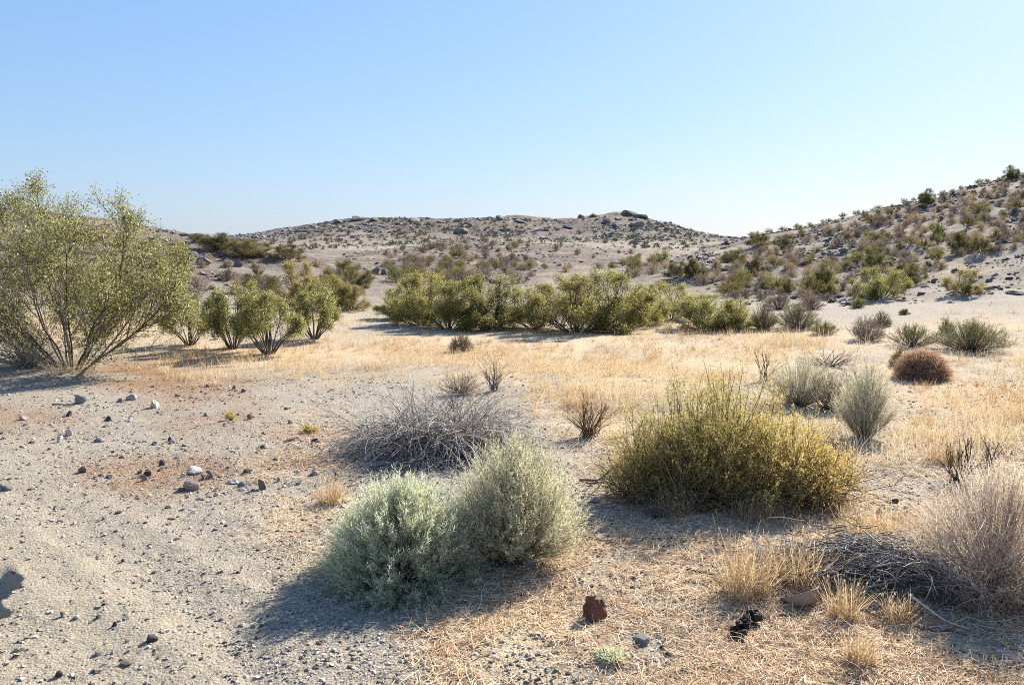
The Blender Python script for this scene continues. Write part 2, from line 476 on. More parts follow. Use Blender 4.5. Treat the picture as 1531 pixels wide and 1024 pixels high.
# hills: hummocks, rock ribs, rubble
Z += hill * (0.30 * fbm(X / 7, Y / 7, 3, 41) + 0.16 * fbm(X / 1.6, Y / 1.6, 4, 45))
Z += hill * 0.10 * (ridged(X / 2.2, Y / 2.2, 3, 51) - .6) * sstep(0, 3, base_Z)
hi = sstep(3, 14, base_Z)
cr = ridged((X * .8 + Y * .6) / 38, (Y * .8 - X * .6) / 20, 5, 61)
Z += far * (1.2 * fbm(X / 40, Y / 40, 3, 65) + hi * 2.6 * (cr - .62) + 0.55 * fbm(X / 5, Y / 5, 4, 71) * (0.4 + hi))
Z -= far * hi * 0.2

SL = np.maximum.accumulate((Z - EYE) / RB, axis=1)


def colidx(th): return np.interp(th, AZ, np.arange(len(AZ)))
def rowidx(r): return np.interp(np.log(r), np.log(RR), np.arange(len(RR)))


def height(x, y):
    x = np.asarray(x, float); y = np.asarray(y, float)
    c = colidx(np.arctan2(x, y)); q = rowidx(np.maximum(np.hypot(x, y), .26))
    c0 = np.clip(c.astype(int), 0, len(AZ) - 2); q0 = np.clip(q.astype(int), 0, len(RR) - 2)
    fc = c - c0; fq = q - q0
    return (Z[c0, q0] * (1 - fc) * (1 - fq) + Z[c0 + 1, q0] * fc * (1 - fq) + Z[c0, q0 + 1] * (1 - fc) * fq + Z[c0 + 1, q0 + 1] * fc * fq)


def at(px, py):
    """first ground point seen through a photograph pixel -> (n,3), distance; NaN where it meets the sky"""
    px = np.atleast_1d(np.asarray(px, float)); py = np.atleast_1d(np.asarray(py, float))
    th, s = ray(px, py)
    c = np.clip(np.round(colidx(th)).astype(int), 0, len(AZ) - 1)
    out = np.full(len(px), np.nan)
    order = np.argsort(c, kind='stable'); cs = c[order]
    b = np.flatnonzero(np.diff(cs)) + 1
    for grp in np.split(order, b):
        col = SL[c[grp[0]]]
        i = np.searchsorted(col, s[grp])
        ok = (i > 0) & (i < len(RR))
        ii = np.clip(i, 1, len(RR) - 1)
        a0 = col[ii - 1]; a1 = col[ii]
        f = np.clip((s[grp] - a0) / np.maximum(a1 - a0, 1e-9), 0, 1)
        out[grp] = np.where(ok, RR[ii - 1] + (RR[ii] - RR[ii - 1]) * f, np.nan)
    x = np.sin(th) * out; y = np.cos(th) * out
    z = np.where(np.isnan(out), np.nan, height(np.nan_to_num(x), np.nan_to_num(y, nan=5.0)))
    return np.stack([x, y, z], -1), out


def spot(px, py):
    p, r = at(px, py)
    if np.isnan(r[0]):
        p, r = at(px, py + 6)
    if np.isnan(r[0]):
        p, r = at(px, py + 14)
    return p[0], float(p[0][1])      # point and depth


# ---- zones of ground cover, drawn once over the photograph's ground and carried to the real ground points
GX0, GY0, GS = -300, 230, 4
gw, gh = 560, 340
_gx = GX0 + GS * np.arange(gw); _gy = GY0 + GS * np.arange(gh)


def zone(polys, blur=6):
    A = np.zeros((gh, gw)); PX, PY = np.meshgrid(_gx, _gy)
    for val, poly in polys:
        ins = np.zeros(A.shape, bool); n = len(poly)
        for i in range(n):
            x1, y1 = poly[i]; x2, y2 = poly[(i + 1) % n]
            cnd = ((y1 > PY) != (y2 > PY)) & (PX < (x2 - x1) * (PY - y1) / (y2 - y1 + 1e-9) + x1)
            ins ^= cnd
        A = np.where(ins, val, A)
    A = gauss1(A, blur, 1); A = gauss1(A, max(blur * .5, .6), 0)
    return A


def sample(A, px, py):
    u = np.clip((px - GX0) / GS, 0, gw - 1.001); v = np.clip((py - GY0) / GS, 0, gh - 1.001)
    i = u.astype(int); j = v.astype(int); fu = u - i; fv = v - j
    return (A[j, i] * (1 - fu) * (1 - fv) + A[j, i + 1] * fu * (1 - fv) + A[j + 1, i] * (1 - fu) * fv + A[j + 1, i + 1] * fu * fv)


ZG = zone([  # golden standing grass
    (.95, [(520, 552), (560, 505), (640, 495), (760, 494), (960, 490), (1010, 478), (1180, 492), (1260, 505), (1240, 545), (1120, 570), (960, 590), (830, 615), (790, 575), (650, 560)]),
    (1.0, [(235, 562), (250, 500), (400, 520), (480, 505), (540, 525), (545, 566), (400, 566)]),
    (.75, [(-300, 500), (-300, 455), (60, 450), (250, 470), (270, 510), (90, 520)]),
    (.5, [(1240, 500), (1531, 470), (1800, 480), (1800, 620), (1450, 640), (1300, 560)]),
    (.45, [(800, 640), (950, 590), (1150, 600), (1330, 640), (1531, 640), (1531, 700), (1300, 690), (960, 660)]),
    (.8, [(1060, 800), (1130, 770), (1400, 770), (1420, 830), (1300, 830), (1120, 850)]),
    (.7, [(440, 465), (560, 470), (540, 500), (470, 505)]),
], 6)
ZL = zone([  # fallen straw
    (.55, [(520, 552), (560, 505), (960, 490), (1180, 492), (1700, 470), (1900, 1100), (1900, 1560), (560, 1560), (640, 1010), (610, 920), (760, 850), (870, 760), (870, 680), (800, 620), (700, 570)]),
    (.9, [(640, 920), (780, 830), (1000, 760), (1100, 800), (1250, 900), (1531, 930), (1900, 1100), (1900, 1560), (640, 1560), (650, 990)]),
    (.85, [(380, 790), (440, 745), (520, 740), (500, 800), (490, 860), (450, 850)]),
    (.5, [(350, 700), (480, 660), (540, 690), (520, 740), (420, 760)]),
    (.5, [(400, 620), (500, 600), (540, 660), (430, 680)]),
], 7)
ZO = zone([  # rust-coloured leaf litter
    (.95, [(130, 560), (180, 540), (330, 552), (400, 570), (300, 590), (190, 585)]),
    (.5, [(-300, 625), (60, 600), (150, 640), (-300, 660)]),
    (.55, [(110, 690), (330, 680), (360, 720), (240, 745), (120, 720)]),
    (.55, [(400, 640), (520, 640), (540, 700), (400, 700)]),
    (.4, [(220, 600), (400, 590), (380, 640), (240, 650)]),
], 6)
ZB = zone([  # pale smooth sand of the track
    (.9, [(-300, 750), (60, 790), (180, 850), (330, 960), (380, 1100), (400, 1560), (-300, 1560)]),
    (.6, [(-300, 680), (60, 660), (120, 700), (330, 800), (430, 870), (380, 960), (200, 860), (0, 760), (-300, 760)]),
], 8)
ZD = zone([  # dark gravel: mound and stony slopes
    (1.0, [(540, 425), (560, 372), (680, 352), (760, 350), (900, 360), (1000, 385), (1000, 400), (860, 412), (760, 430), (600, 440)]),
    (.55, [(280, 440), (270, 340), (380, 360), (480, 380), (580, 415), (600, 460), (480, 445), (380, 450)]),
    (.5, [(1100, 400), (1100, 360), (1240, 320), (1531, 250), (1900, 190), (1900, 400), (1420, 400), (1300, 425), (1180, 440)]),
], 4)
ZW = zone([  # bare light ground: road at the foot of the far hill, bare slope on the right
    (.9, [(495, 371), (520, 367), (640, 371), (640, 374), (520, 374)]),
    (.35, [(480, 362), (540, 345), (680, 350), (640, 366), (520, 370)]),
    (.25, [(1240, 480), (1300, 440), (1420, 390), (1531, 370), (1900, 360), (1900, 470), (1531, 478)]),
    (.3, [(960, 405), (1000, 396), (1080, 366), (1110, 362), (1120, 380), (1040, 412)]),
    (.5, [(840, 408), (900, 398), (1000, 396), (1000, 402), (880, 413), (760, 415)]),
], 1.5)

PXV, PYV = project(X, Y, Z)
front = (Y > 0.4)
patch = 0.5 + 0.5 * fbm(X / .55, Y / .55, 4, 81)
patch2 = 0.5 + 0.5 * fbm(X / 2.2, Y / 2.2, 3, 85)


def vz(A): return np.where(front, sample(A, PXV, PYV), 0.0)


straw = np.clip(vz(ZG) * (0.1 + 1.2 * sstep(.25, .7, patch2)) + vz(ZL) * sstep(.32, .62, patch) * .95, 0, 1)
straw = np.maximum(straw, hill * .42 * sstep(.5, .8, .5 + .5 * fbm(X / 3.1, Y / 3.1, 4, 87)))
orange = np.clip(vz(ZO) * sstep(.2, .6, patch) * 1.3 + .3 * straw * sstep(.55, .8, patch2) * (RB < 25), 0, 1)
light_z = np.clip(vz(ZW), 0, 1)
dark = np.clip(vz(ZD) * (1 - far) * (.6 + .8 * (.5 + .5 * fbm(X / 1.3, Y / 1.3, 3, 91))), 0, 1)
dark = np.maximum(dark, hill * sstep(-.1, .7, base_Z) * (.62 + .45 * sstep(.4, .7, .5 + .5 * fbm(X / 1.9, Y / 1.9, 4, 93))) * (1 - .8 * light_z))
dark = np.maximum(dark, far * (.80 + .70 * sstep(.52, .80, cr) * hi + .30 * sstep(.5, .75, .5 + .5 * fbm(X / 7, Y / 7, 4, 95))))
dark = np.maximum(dark, sstep(34, 60, RB) * (1 - far) * (.72 + .3 * fbm(X / 4, Y / 4, 4, 97)) * (1 - .7 * light_z))
dark = np.where(~front | (RB > 26) & (np.abs(AZ)[:, None] > R(42)), .45 * (RB > 20), dark)
light = np.clip(vz(ZW), 0, 1)
sandy = np.clip(vz(ZB), 0, 1)


def ground_material():
    m, nt, N, L = new_mat('desert_ground')
    geo = N.new('ShaderNodeNewGeometry'); P = geo.outputs['Position']

    def noise(scale, det=4, rough=.6):
        n = N.new('ShaderNodeTexNoise'); n.inputs['Scale'].default_value = scale; n.inputs['Detail'].default_value = det; n.inputs['Roughness'].default_value = rough
        L.new(P, n.inputs['Vector']); return n

    def mix(fac, a, b, mode='MIX'):
        x = N.new('ShaderNodeMix'); x.data_type = 'RGBA'; x.blend_type = mode
        if isinstance(fac, float): x.inputs[0].default_value = fac
        else: L.new(fac, x.inputs[0])
        for s, v in ((6, a), (7, b)):
            if isinstance(v, tuple): x.inputs[s].default_value = (*v, 1)
            else: L.new(v, x.inputs[s])
        return x.outputs[2]

    def attr(n):
        a = N.new('ShaderNodeAttribute'); a.attribute_name = n; return a.outputs['Fac']

    def math_(op, a, b=None, c=None):
        x = N.new('ShaderNodeMath'); x.operation = op
        for i, v in enumerate((a, b, c)):
            if v is None: continue
            if isinstance(v, (int, float)): x.inputs[i].default_value = v
            else: L.new(v, x.inputs[i])
        x.use_clamp = op in ('MULTIPLY',)
        return x.outputs[0]

    big = noise(.6, 5); mid = noise(7, 6); fine = noise(60, 5, .7)
    base = ramp(N, [(.3, (.24, .197, .143)), (.5, (.325, .27, .197)), (.7, (.40, .338, .252))]); L.new(mid.outputs[0], base.inputs[0])
    col = base.outputs[0]
    col = mix(math_('MULTIPLY', attr('sandy'), .8), col, (.42, .352, .242))
    # grit: grains of several sizes, each its own colour
    for sc_, amt, lo in ((48, .4, .0), (95, .65, .0), (170, .85, 0)):
        v = N.new('ShaderNodeTexVoronoi'); v.inputs['Scale'].default_value = sc_; L.new(P, v.inputs['Vector'])
        sep = N.new('ShaderNodeSeparateColor'); L.new(v.outputs['Color'], sep.inputs[0])
        g = ramp(N, [(0, (.07, .06, .05)), (.09, (.13, .11, .09)), (.20, (.25, .207, .155)), (.62, (.36, .303, .228)), (.85, (.47, .412, .325)), (1, (.60, .55, .475))]); L.new(sep.outputs[0], g.inputs[0])
        k = ramp(N, [(.30, (0, 0, 0)), (.50, (1, 1, 1))]); nn = noise(2.3 + sc_ * .03, 3); L.new(nn.outputs[0], k.inputs[0])
        sel = math_('MULTIPLY', math_('MULTIPLY', math_('MULTIPLY', k.outputs[0], amt), math_('GREATER_THAN', sep.outputs[1], .3)), math_('SUBTRACT', 1.0, math_('MULTIPLY', attr('sandy'), .75)))
        col = mix(sel, col, g.outputs[0])
    gd = ramp(N, [(.3, (.105, .081, .063)), (.5, (.185, .146, .116)), (.72, (.285, .23, .185))]); L.new(noise(1.9, 7, .72).outputs[0], gd.inputs[0])
    col = mix(attr('dark'), col, gd.outputs[0])
    lt = ramp(N, [(.35, (.28, .228, .178)), (.65, (.37, .31, .25))]); L.new(big.outputs[0], lt.inputs[0])
    col = mix(math_('MULTIPLY', attr('light'), .85), col, lt.outputs[0])
    st = ramp(N, [(.3, (.40, .27, .15)), (.5, (.55, .41, .25)), (.7, (.65, .52, .35))]); L.new(noise(24, 6, .75).outputs[0], st.inputs[0])
    col = mix(math_('MULTIPLY', attr('straw'), .9), col, st.outputs[0])
    og = ramp(N, [(.3, (.19, .10, .052)), (.55, (.31, .19, .105)), (.75, (.40, .285, .185))]); L.new(noise(30, 6, .75).outputs[0], og.inputs[0])
    col = mix(math_('MULTIPLY', attr('orange'), 1.0), col, og.outputs[0])
    p = N.new('ShaderNodeBsdfPrincipled'); p.inputs['Roughness'].default_value = .95; p.inputs['Specular IOR Level'].default_value = .12
    L.new(col, p.inputs['Base Color'])
    vb = N.new('ShaderNodeTexVoronoi'); vb.inputs['Scale'].default_value = 75; L.new(P, vb.inputs['Vector'])
    h = math_('ADD', math_('MULTIPLY', fine.outputs[0], .35), math_('MULTIPLY', noise(150, 4, .7).outputs[0], .25))
    h = math_('SUBTRACT', h, math_('MULTIPLY', vb.outputs['Distance'], .22))
    b = N.new('ShaderNodeBump'); b.inputs['Strength'].default_value = 1.0; b.inputs['Distance'].default_value = .03; L.new(h, b.inputs['Height'])
    b2 = N.new('ShaderNodeBump'); b2.inputs['Strength'].default_value = .7; b2.inputs['Distance'].default_value = .5
    L.new(noise(1.3, 8, .72).outputs[0], b2.inputs['Height'])
    mh = N.new('ShaderNodeMath'); mh.operation = 'MULTIPLY'; mh.inputs[1].default_value = .9; L.new(attr('dark'), mh.inputs[0]); L.new(mh.outputs[0], b2.inputs['Strength'])
    L.new(b.outputs[0], b2.inputs['Normal']); L.new(b2.outputs[0], p.inputs['Normal'])
    o = N.new('ShaderNodeOutputMaterial'); L.new(p.outputs[0], o.inputs[0])
    return m


def build_ground():
    nc, nr = X.shape
    V = np.stack([X, Y, Z], -1).reshape(-1, 3)
    i = np.arange(nc * nr).reshape(nc, nr)
    Fq = np.stack([i[:-1, :-1], i[1:, :-1], i[1:, 1:], i[:-1, 1:]], -1).reshape(-1, 4)
    # close the ring behind the camera and the hub under it
    seam = np.stack([i[-1, :-1], i[0, :-1], i[0, 1:], i[-1, 1:]], -1)
    hub = len(V); V = np.vstack([V, [[0, 0, 0]]])
    tri = np.stack([np.full(nc, hub), np.roll(i[:, 0], -1), i[:, 0]], -1)
    Fq = Fq[:, ::-1]; seam = seam[:, ::-1]; tri = tri
    a = Acc(); a.add(V, Fq, 0, 0.5)
    a.Fc.append(seam); a.M.append(np.zeros(len(seam), np.int32)); a.T.append(np.full(len(seam), .5, np.float32))
    a.Fc.append(tri); a.M.append(np.zeros(len(tri), np.int32)); a.T.append(np.full(len(tri), .5, np.float32))
    me = a.mesh('ground', ground_material())
    for n, A in (('straw', straw), ('orange', orange), ('dark', dark), ('light', light), ('sandy', sandy)):
        t = me.attributes.new(n, 'FLOAT', 'POINT')
        t.data.foreach_set('value', np.concatenate([A.ravel(), [0]]).astype(np.float32))
    tag(link('ground', me), kind='structure')


build_ground()

# ------------------------------------------------------------------ plants
Z3 = np.array([0, 0, 1.0])


def split_by(acc_fn, n):
    return [acc_fn() for _ in range(n)]


def fit(paths, h, w, q=96, soft=False):
    """scale a plant's lines so that the bulk of them fills height h and width w"""
    tip = np.concatenate([p[:, -1] for p in paths[1:] or paths])
    sx = (w / 2) / np.percentile(np.abs(tip[:, 0]), q); sz = h / np.percentile(tip[:, 2], q)
    for p in paths:
        p[..., :2] *= sx; p[..., 2] *= sz
        if soft:                                  # long stragglers bend in to the crown
            k = np.sqrt((p[..., 0] ** 2 + p[..., 1] ** 2) / (w / 2) ** 2 + (p[..., 2] / h) ** 2)
            f = np.where(k > .88, (.88 + (k - .88) * .45) / np.maximum(k, 1e-6), 1)
            p *= f[..., None]


def creosote(h, w, n_main=12, n_sec=6, n_ter=5, n_leaf=16, leaf=.022, wood=.012, tilt=(4, 58), seeds=0, per_stem=False, lean=(0, 0), q=97.5, full=.42, t0=.11, lv=.22):
    """open desert shrub: stems from one crown, leafy sprays on the outer half"""
    d, t = fan(n_main, *tilt, power=.7)
    d[:, 0] += lean[0]; d[:, 1] += lean[1]; d = norm(d)
    st = np.hypot(d[:, 0], d[:, 1]); ct = d[:, 2]
    Lm = 1 / np.sqrt((st / (w / 2)) ** 2 + (ct / h) ** 2) * (1.03 - lv * rng.random(n_main))
    base = np.stack([d[:, 0], d[:, 1], np.zeros(n_main)], -1) * .05 * w + np.array([0, 0, -.03])
    Pm = grow(base, d, Lm, 9, (0, 0, .14), .11)
    rm = wood * (.6 + .6 * rng.random(n_main))
    Rm = rm[:, None] * np.linspace(1, .25, 9)[None]
    b, T, par, tt = along(Pm, n_sec, t0, .97)
    side = norm(rng.normal(size=(len(b), 3)))
    ds = norm(T + side * .78 + Z3 * .08)
    Ls = Lm[par] * (.42 - .25 * tt) * (.6 + .7 * rng.random(len(b)))
    Ps = grow(b, ds, Ls, 6, (0, 0, .3), .11)
    Rs = (rm[par] * .42)[:, None] * np.linspace(1, .3, 6)[None]
    b2, T2, par2, tt2 = along(Ps, n_ter, .15, 1.0)
    d2 = norm(T2 + norm(rng.normal(size=(len(b2), 3))) * .8 + Z3 * .12)
    L2 = Ls[par2] * .38 * (.5 + .8 * rng.random(len(b2))) + .04 * h
    Pt = grow(b2, d2, L2, 4, (0, 0, .25), .12)
    fit([Pm, Ps, Pt], h - leaf, w - leaf, q, True)
    Rt = np.full((len(b2), 4), 1) * (wood * .16) * np.linspace(1, .5, 4)[None]
    c, Tc, pc, tcx = along(Pt, n_leaf, .1, 1.05)
    c = c + rng.normal(size=c.shape) * leaf * 1.5
    # dense and sparse sprays
    keep = rng.random(len(c)) < (full + (1 - full) * rng.random(len(Pt)))[pc]
    c, Tc, pc = c[keep], Tc[keep], pc[keep]
    keep = c[:, 2] > .015
    c, Tc, pc = c[keep], Tc[keep], pc[keep]
    sprig = rng.random(len(Pt))
    tone = np.clip(.55 * sprig[pc] + .45 * rng.random(len(c)), 0, 1)
    fol = Acc(); leaves(fol, c, Tc + rng.normal(size=c.shape) * .7, leaf * (.7 + .6 * rng.random(len(c))), leaf * .55, 0, tone)
    sd = None
    if seeds:
        k = rng.choice(len(c), min(seeds, len(c)), replace=False)
        sd = Acc(); blobs(sd, c[k] + rng.normal(size=(len(k), 3)) * leaf * .5, leaf * .27)
    if per_stem:
        ws = []
        m2 = par[par2]
        for i in range(n_main):
            a = Acc(); tube(a, Pm[i:i + 1], Rm[i:i + 1], 6)
            s = par == i; tube(a, Ps[s], Rs[s], 4); s = m2 == i; tube(a, Pt[s], Rt[s], 3)
            ws.append(a)
        return ws, fol, sd
    a = Acc(); tube(a, Pm, Rm, 5); tube(a, Ps, Rs, 3); tube(a, Pt, Rt, 3)
    return a, fol, sd


def broom(h, w, n=400, sub=6, nl=12, leaf=.03, lw=.0022, rad=.0022, tilt=(0, 84), up=.35, wob=.05, hollow=0.0, base_r=.1, tpow=.75, sub_len=.2, spread=.42):
    """dome of many fine stems from one root, each ending in thin leaves"""
    d, t = fan(n, *tilt, power=tpow)
    L = 1 / np.sqrt((np.sin(t) / (w / 2)) ** 2 + (np.cos(t) / h) ** 2) * (.80 + .24 * rng.random(n))
    base = np.stack([d[:, 0], d[:, 1], np.zeros(n)], -1) * base_r * w * rng.random((n, 1)) - Z3 * .02
    P = grow(base, d, L, 6, (0, 0, up), wob)
    P[:, 1:, 2] = np.maximum(P[:, 1:, 2], .012)
    b, T, par, tt = along(P, sub, .42, 1.0, .8)
    ds = norm(T + norm(rng.normal(size=(len(b), 3))) * spread + Z3 * .12)
    Ls = h * sub_len * (.5 + .8 * rng.random(len(b)))
    Ps = grow(b, ds, Ls, 4, (0, 0, .2), .07)
    fit([P, Ps], h - leaf * .6, w - leaf)
    P[:, 1:, 2] = np.maximum(P[:, 1:, 2], .012)
    Ps[:, :, 2] = np.maximum(Ps[:, :, 2], .012)
    a = Acc(); tube(a, P, np.full((n, 6), rad) * np.linspace(1.5, .5, 6)[None], 3)
    ribbon(a, Ps, np.full((len(Ps), 4), rad * 1.3) * np.linspace(1, .5, 4)[None])
    f = Acc()
    if nl:
        c, Tc, pc, _ = along(Ps, nl, .0, 1.1)
        a2 = norm(Tc + norm(rng.normal(size=c.shape)) * .75)
        ton = np.clip(.5 * rng.random(len(Ps))[pc] + .5 * rng.random(len(c)), 0, 1)
        ll = leaf * (.6 + .8 * rng.random(len(c)))
        leaves(f, c + a2 * (ll / 2)[:, None], a2, ll, lw, 0, ton)
    return a, f, Ps[:, -1], P


def size(px_h, depth): return px_h * depth / F


def simple(name, parts, loc, label, cat, group=None, rz=0.0):
    o = empty(name, loc, rz)
    tag(o, label, cat, group)
    for pn, acc, mat in parts:
        link(pn, acc.mesh(pn, mat), o)
    return o


# --- the large creosote beside the frame's edge
p, dep = spot(108, 549)
ws, fol, sd = creosote(2.86, 3.75, 21, 19, 11, 19, .031, .016, (3, 64), seeds=10000, t0=.15, lv=.26, per_stem=True, lean=(0, 0), q=97.5, full=.3)
lv_ = np.concatenate(fol.V)[::4]; best = None
for k in range(36):                      # turn it so that its crown leans the way the real one does
    a_ = k * PI / 18; ca, sa = math.cos(a_), math.sin(a_)
    qx, qy = project(p[0] + lv_[:, 0] * ca - lv_[:, 1] * sa, p[1] + lv_[:, 0] * sa + lv_[:, 1] * ca, p[2] + lv_[:, 2])
    e = 0
    for cx_, ty in ((15, 280), (45, 256), (75, 250), (105, 256), (135, 268), (165, 300), (195, 318), (225, 335), (255, 352), (285, 385)):
        v_ = qy[np.abs(qx - cx_) < 15]
        e += abs((np.percentile(v_, 1.0) if len(v_) > 30 else 480) - ty)
    if best is None or e < best[0]: best = (e, a_)
big = empty('creosote_bush', tuple(p), best[1]); tag(big, 'tall green creosote bush with white seed fuzz, shading grey gravel', 'bush')
for a in ws: link('branch', a.mesh('branch', M['creo_wood']), big)
link('foliage', fol.mesh('foliage', M['creo_leaf']), big)
so = link('seed_fuzz', sd.mesh('seed_fuzz', M['creo_seed']), big); so['kind'] = 'stuff'

# --- creosotes of the middle distance: six patterns, then copies
creo_proto = []
for k, (h, w, nm, ns, ntr, nl, lf, til) in enumerate([
        (1, .95, 17, 8, 7, 32, .022, (4, 56)), (1, 1.15, 19, 8, 7, 32, .022, (5, 66)), (1, 1.5, 22, 8, 7, 30, .022, (6, 74)),
        (1, 1.05, 15, 7, 7, 32, .022, (4, 62)), (1, 1.3, 20, 8, 7, 32, .022, (4, 72)), (1, 1.9, 24, 8, 7, 30, .023, (10, 80))]):
    wa, fo, sd = creosote(h, w, nm, ns, ntr, nl, lf, .013, til, seeds=0)
    creo_proto.append((wa.mesh('branchwork', M['creo_wood']), fo.mesh('foliage', M['creo_far']), w))
sw, sf, ss = creosote(1, 1.0, 16, 8, 7, 28, .022, .013, (4, 48), seeds=2200, t0=.42)
near_mesh = (sw.mesh('branchwork', M['creo_wood']), sf.mesh('foliage', M['creo_leaf']), ss.mesh('seed_fuzz', M['creo_seed']), 1.05)
sw, sf, ss = creosote(1, 1.1, 17, 8, 7, 28, .022, .013, (4, 54), seeds=2200, t0=.42)
near_mesh2 = (sw.mesh('branchwork', M['creo_wood']), sf.mesh('foliage', M['creo_leaf']), ss.mesh('seed_fuzz', M['creo_seed']), 1.15)


def put_creosote(px, py, hp, wp, label, k, group, name='creosote_bush'):
    p, dep = spot(px, py)
    o = empty(name, tuple(p), rng.random() * 2 * PI); tag(o, label, 'bush', group)
    pm = creo_proto[k] if isinstance(k, int) else k
    link('branchwork', pm[0], o); fo_ = link('foliage', pm[1], o)
    if dep > 24:
        fo_.material_slots[0].link = 'OBJECT'; fo_.material_slots[0].material = M['creo_slope']
    if len(pm) == 4:
        s_ = link('seed_fuzz', pm[2], o); s_['kind'] = 'stuff'
    k_ = 1.2 if len(pm) == 4 else (1.02 if dep < 24 else .84)
    H = size(hp * k_, dep); W = size(wp * (1.22 if len(pm) == 4 else 1.2 if dep < 24 else .9), dep) / pm[-1]
    o.scale = (W, W, H)
    return o


G = 'creosote bushes around the grassy flat'
for px, py, hp, wp, k, lab in [
    (350, 521, 88, 92, near_mesh, 'upright seedy creosote, leftmost of the three in the row on the grass strip'),
    (402, 529, 84, 98, near_mesh2, 'round seedy creosote in the middle of the row on the grass strip'),
    (470, 507, 72, 84, near_mesh, 'dark green creosote at the end of the row beside the sandy path'),
    (284, 516, 64, 72, near_mesh2, 'small thin creosote between the tall creosote and the row of three'),
    (592, 477, 48, 60, 0, 'small creosote at the sandy path end of the long thicket'),
    (634, 486, 82, 88, 1, 'yellowish creosote standing second in the long thicket from the path'),
    (672, 491, 76, 92, 4, 'forked creosote in the thicket with bare dark stems at its foot'),
    (735, 492, 86, 112, 1, 'olive creosote with leaning stems in the middle of the thicket'),
    (800, 490, 70, 100, 2, 'wide low creosote joining the two tall ones in the thicket'),
    (862, 497, 92, 130, 4, 'dense dark creosote, broadest of the thicket at the grass edge'),
    (918, 493, 98, 110, 3, 'creosote with the tallest sprays of the thicket'),
    (958, 486, 66, 72, 0, 'creosote at the end of the thicket nearest the bare slope'),
    (1003, 478, 62, 70, 3, 'loose pale creosote just past the end of the thicket'),
    (1052, 491, 54, 100, 2, 'low bright green creosote beside a rust coloured cushion plant'),
    (1104, 492, 48, 62, 1, 'pale yellow green creosote beside the broom shrubs'),
    (385, 437, 36, 80, 5, 'low spreading olive creosote on the stony rise above the row of three'),
    (445, 452, 68, 62, 3, 'tall thin greyish creosote at the foot of the stony rise'),
    (490, 461, 52, 74, 2, 'brownish creosote in the hollow behind the row of three'),
    (524, 464, 40, 52, 1, 'small brown green creosote beside the sandy path'),
    (522, 432, 56, 84, 4, 'pale olive creosote on the end of the stony rise'),
    (370, 384, 34, 92, 2, 'dark creosote on the crest of the stony rise'),
    (327, 372, 30, 66, 0, 'creosote with thin tips against the sky on the stony rise'),
    (430, 388, 28, 66, 2, 'flat topped creosote just below the crest of the stony rise'),
    (262, 412, 60, 60, 3, 'creosote half hidden behind the tall creosote'),
    (588, 413, 18, 18, 0, 'tiny green bush beside a dark boulder on the rise'),
    (300, 363, 18, 50, 2, 'low creosote on the skyline of the stony rise'),
]:
    put_creosote(px, py, hp, wp, lab, k, G)

G2 = 'creosote bushes on the lower bare slope'
for px, py, hp, wp, k, lab in [
    (1230, 433, 50, 50, 0, 'lone upright creosote low on the stony slope'),
    (1318, 447, 50, 76, 4, 'large dark creosote casting a long shadow on the bare slope'),
    (1360, 424, 40, 62, 1, 'creosote growing into the back of the large dark one on the slope'),
    (1440, 439, 40, 56, 3, 'small forked creosote alone on the smooth bare slope'),
    (1312, 403, 44, 54, 3, 'thin creosote above the large dark one on the slope'),
    (1438, 376, 36, 54, 1, 'rounded creosote at the top of the bare slope'),
    (1466, 377, 28, 44, 2, 'smaller creosote touching the rounded one at the top of the bare slope'),
    (1178, 440, 30, 28, 0, 'small dark creosote low on the slope above the broom shrubs'),
    (1128, 408, 32, 34, 0, 'dense upright creosote on the spur of the slope'),
    (1012, 416, 32, 50, 2, 'creosote at the foot of the spur, nearer the thicket'),
    (1038, 413, 34, 48, 1, 'creosote at the foot of the spur, nearer the slope'),
    (1095, 394, 26, 50, 4, 'olive creosote on the crest of the spur'),
    (1134, 368, 24, 46, 2, 'creosote where the spur meets the skyline'),
    (1172, 370, 24, 42, 4, 'yellowish creosote just under the skyline near the spur'),
    (1385, 306, 30, 28, 0, 'dark upright creosote on the skyline of the slope'),
    (1512, 268, 26, 26, 0, 'creosote highest on the skyline of the slope'),
]:
    put_creosote(px, py, hp, wp, lab, k, G2)

# --- foreground blue-green rabbitbrush
p, dep = spot(603, 858)
st, fo, tips, _ = broom(.45, .76, 760, 7, 24, .022, .0022, .0020, (0, 96), .10, .06, base_r=.16, sub_len=.24, spread=.5)
o = simple('rabbitbrush', [('branchwork', st, M['tan_stem']), ('foliage', fo, M['blue_leaf'])], tuple(p), 'dense round blue green rabbitbrush casting a dark shadow on the sand', 'bush')
top = tips[(tips[:, 2] > .34)]
for i in rng.choice(len(top), 22, replace=False):
    a = Acc(); c = top[i] + rng.normal(size=(26, 3)) * .009
    leaves(a, c, rng.normal(size=(26, 3)) + Z3, .014, .005)
    link('flower_head', a.mesh('flower_head', M['flower']), o)
# --- paler one behind it
p, dep = spot(771, 832)
st, fo, tips, _ = broom(.60, .66, 560, 7, 18, .024, .0020, .0020, (0, 70), .12, .05, base_r=.10, tpow=.7, sub_len=.24, spread=.42)
simple('rabbitbrush', [('branchwork', st, M['tan_stem']), ('foliage', fo, M['pale_leaf'])], tuple(p), 'pale grey green rabbitbrush with bare tan stems behind the blue one', 'bush')

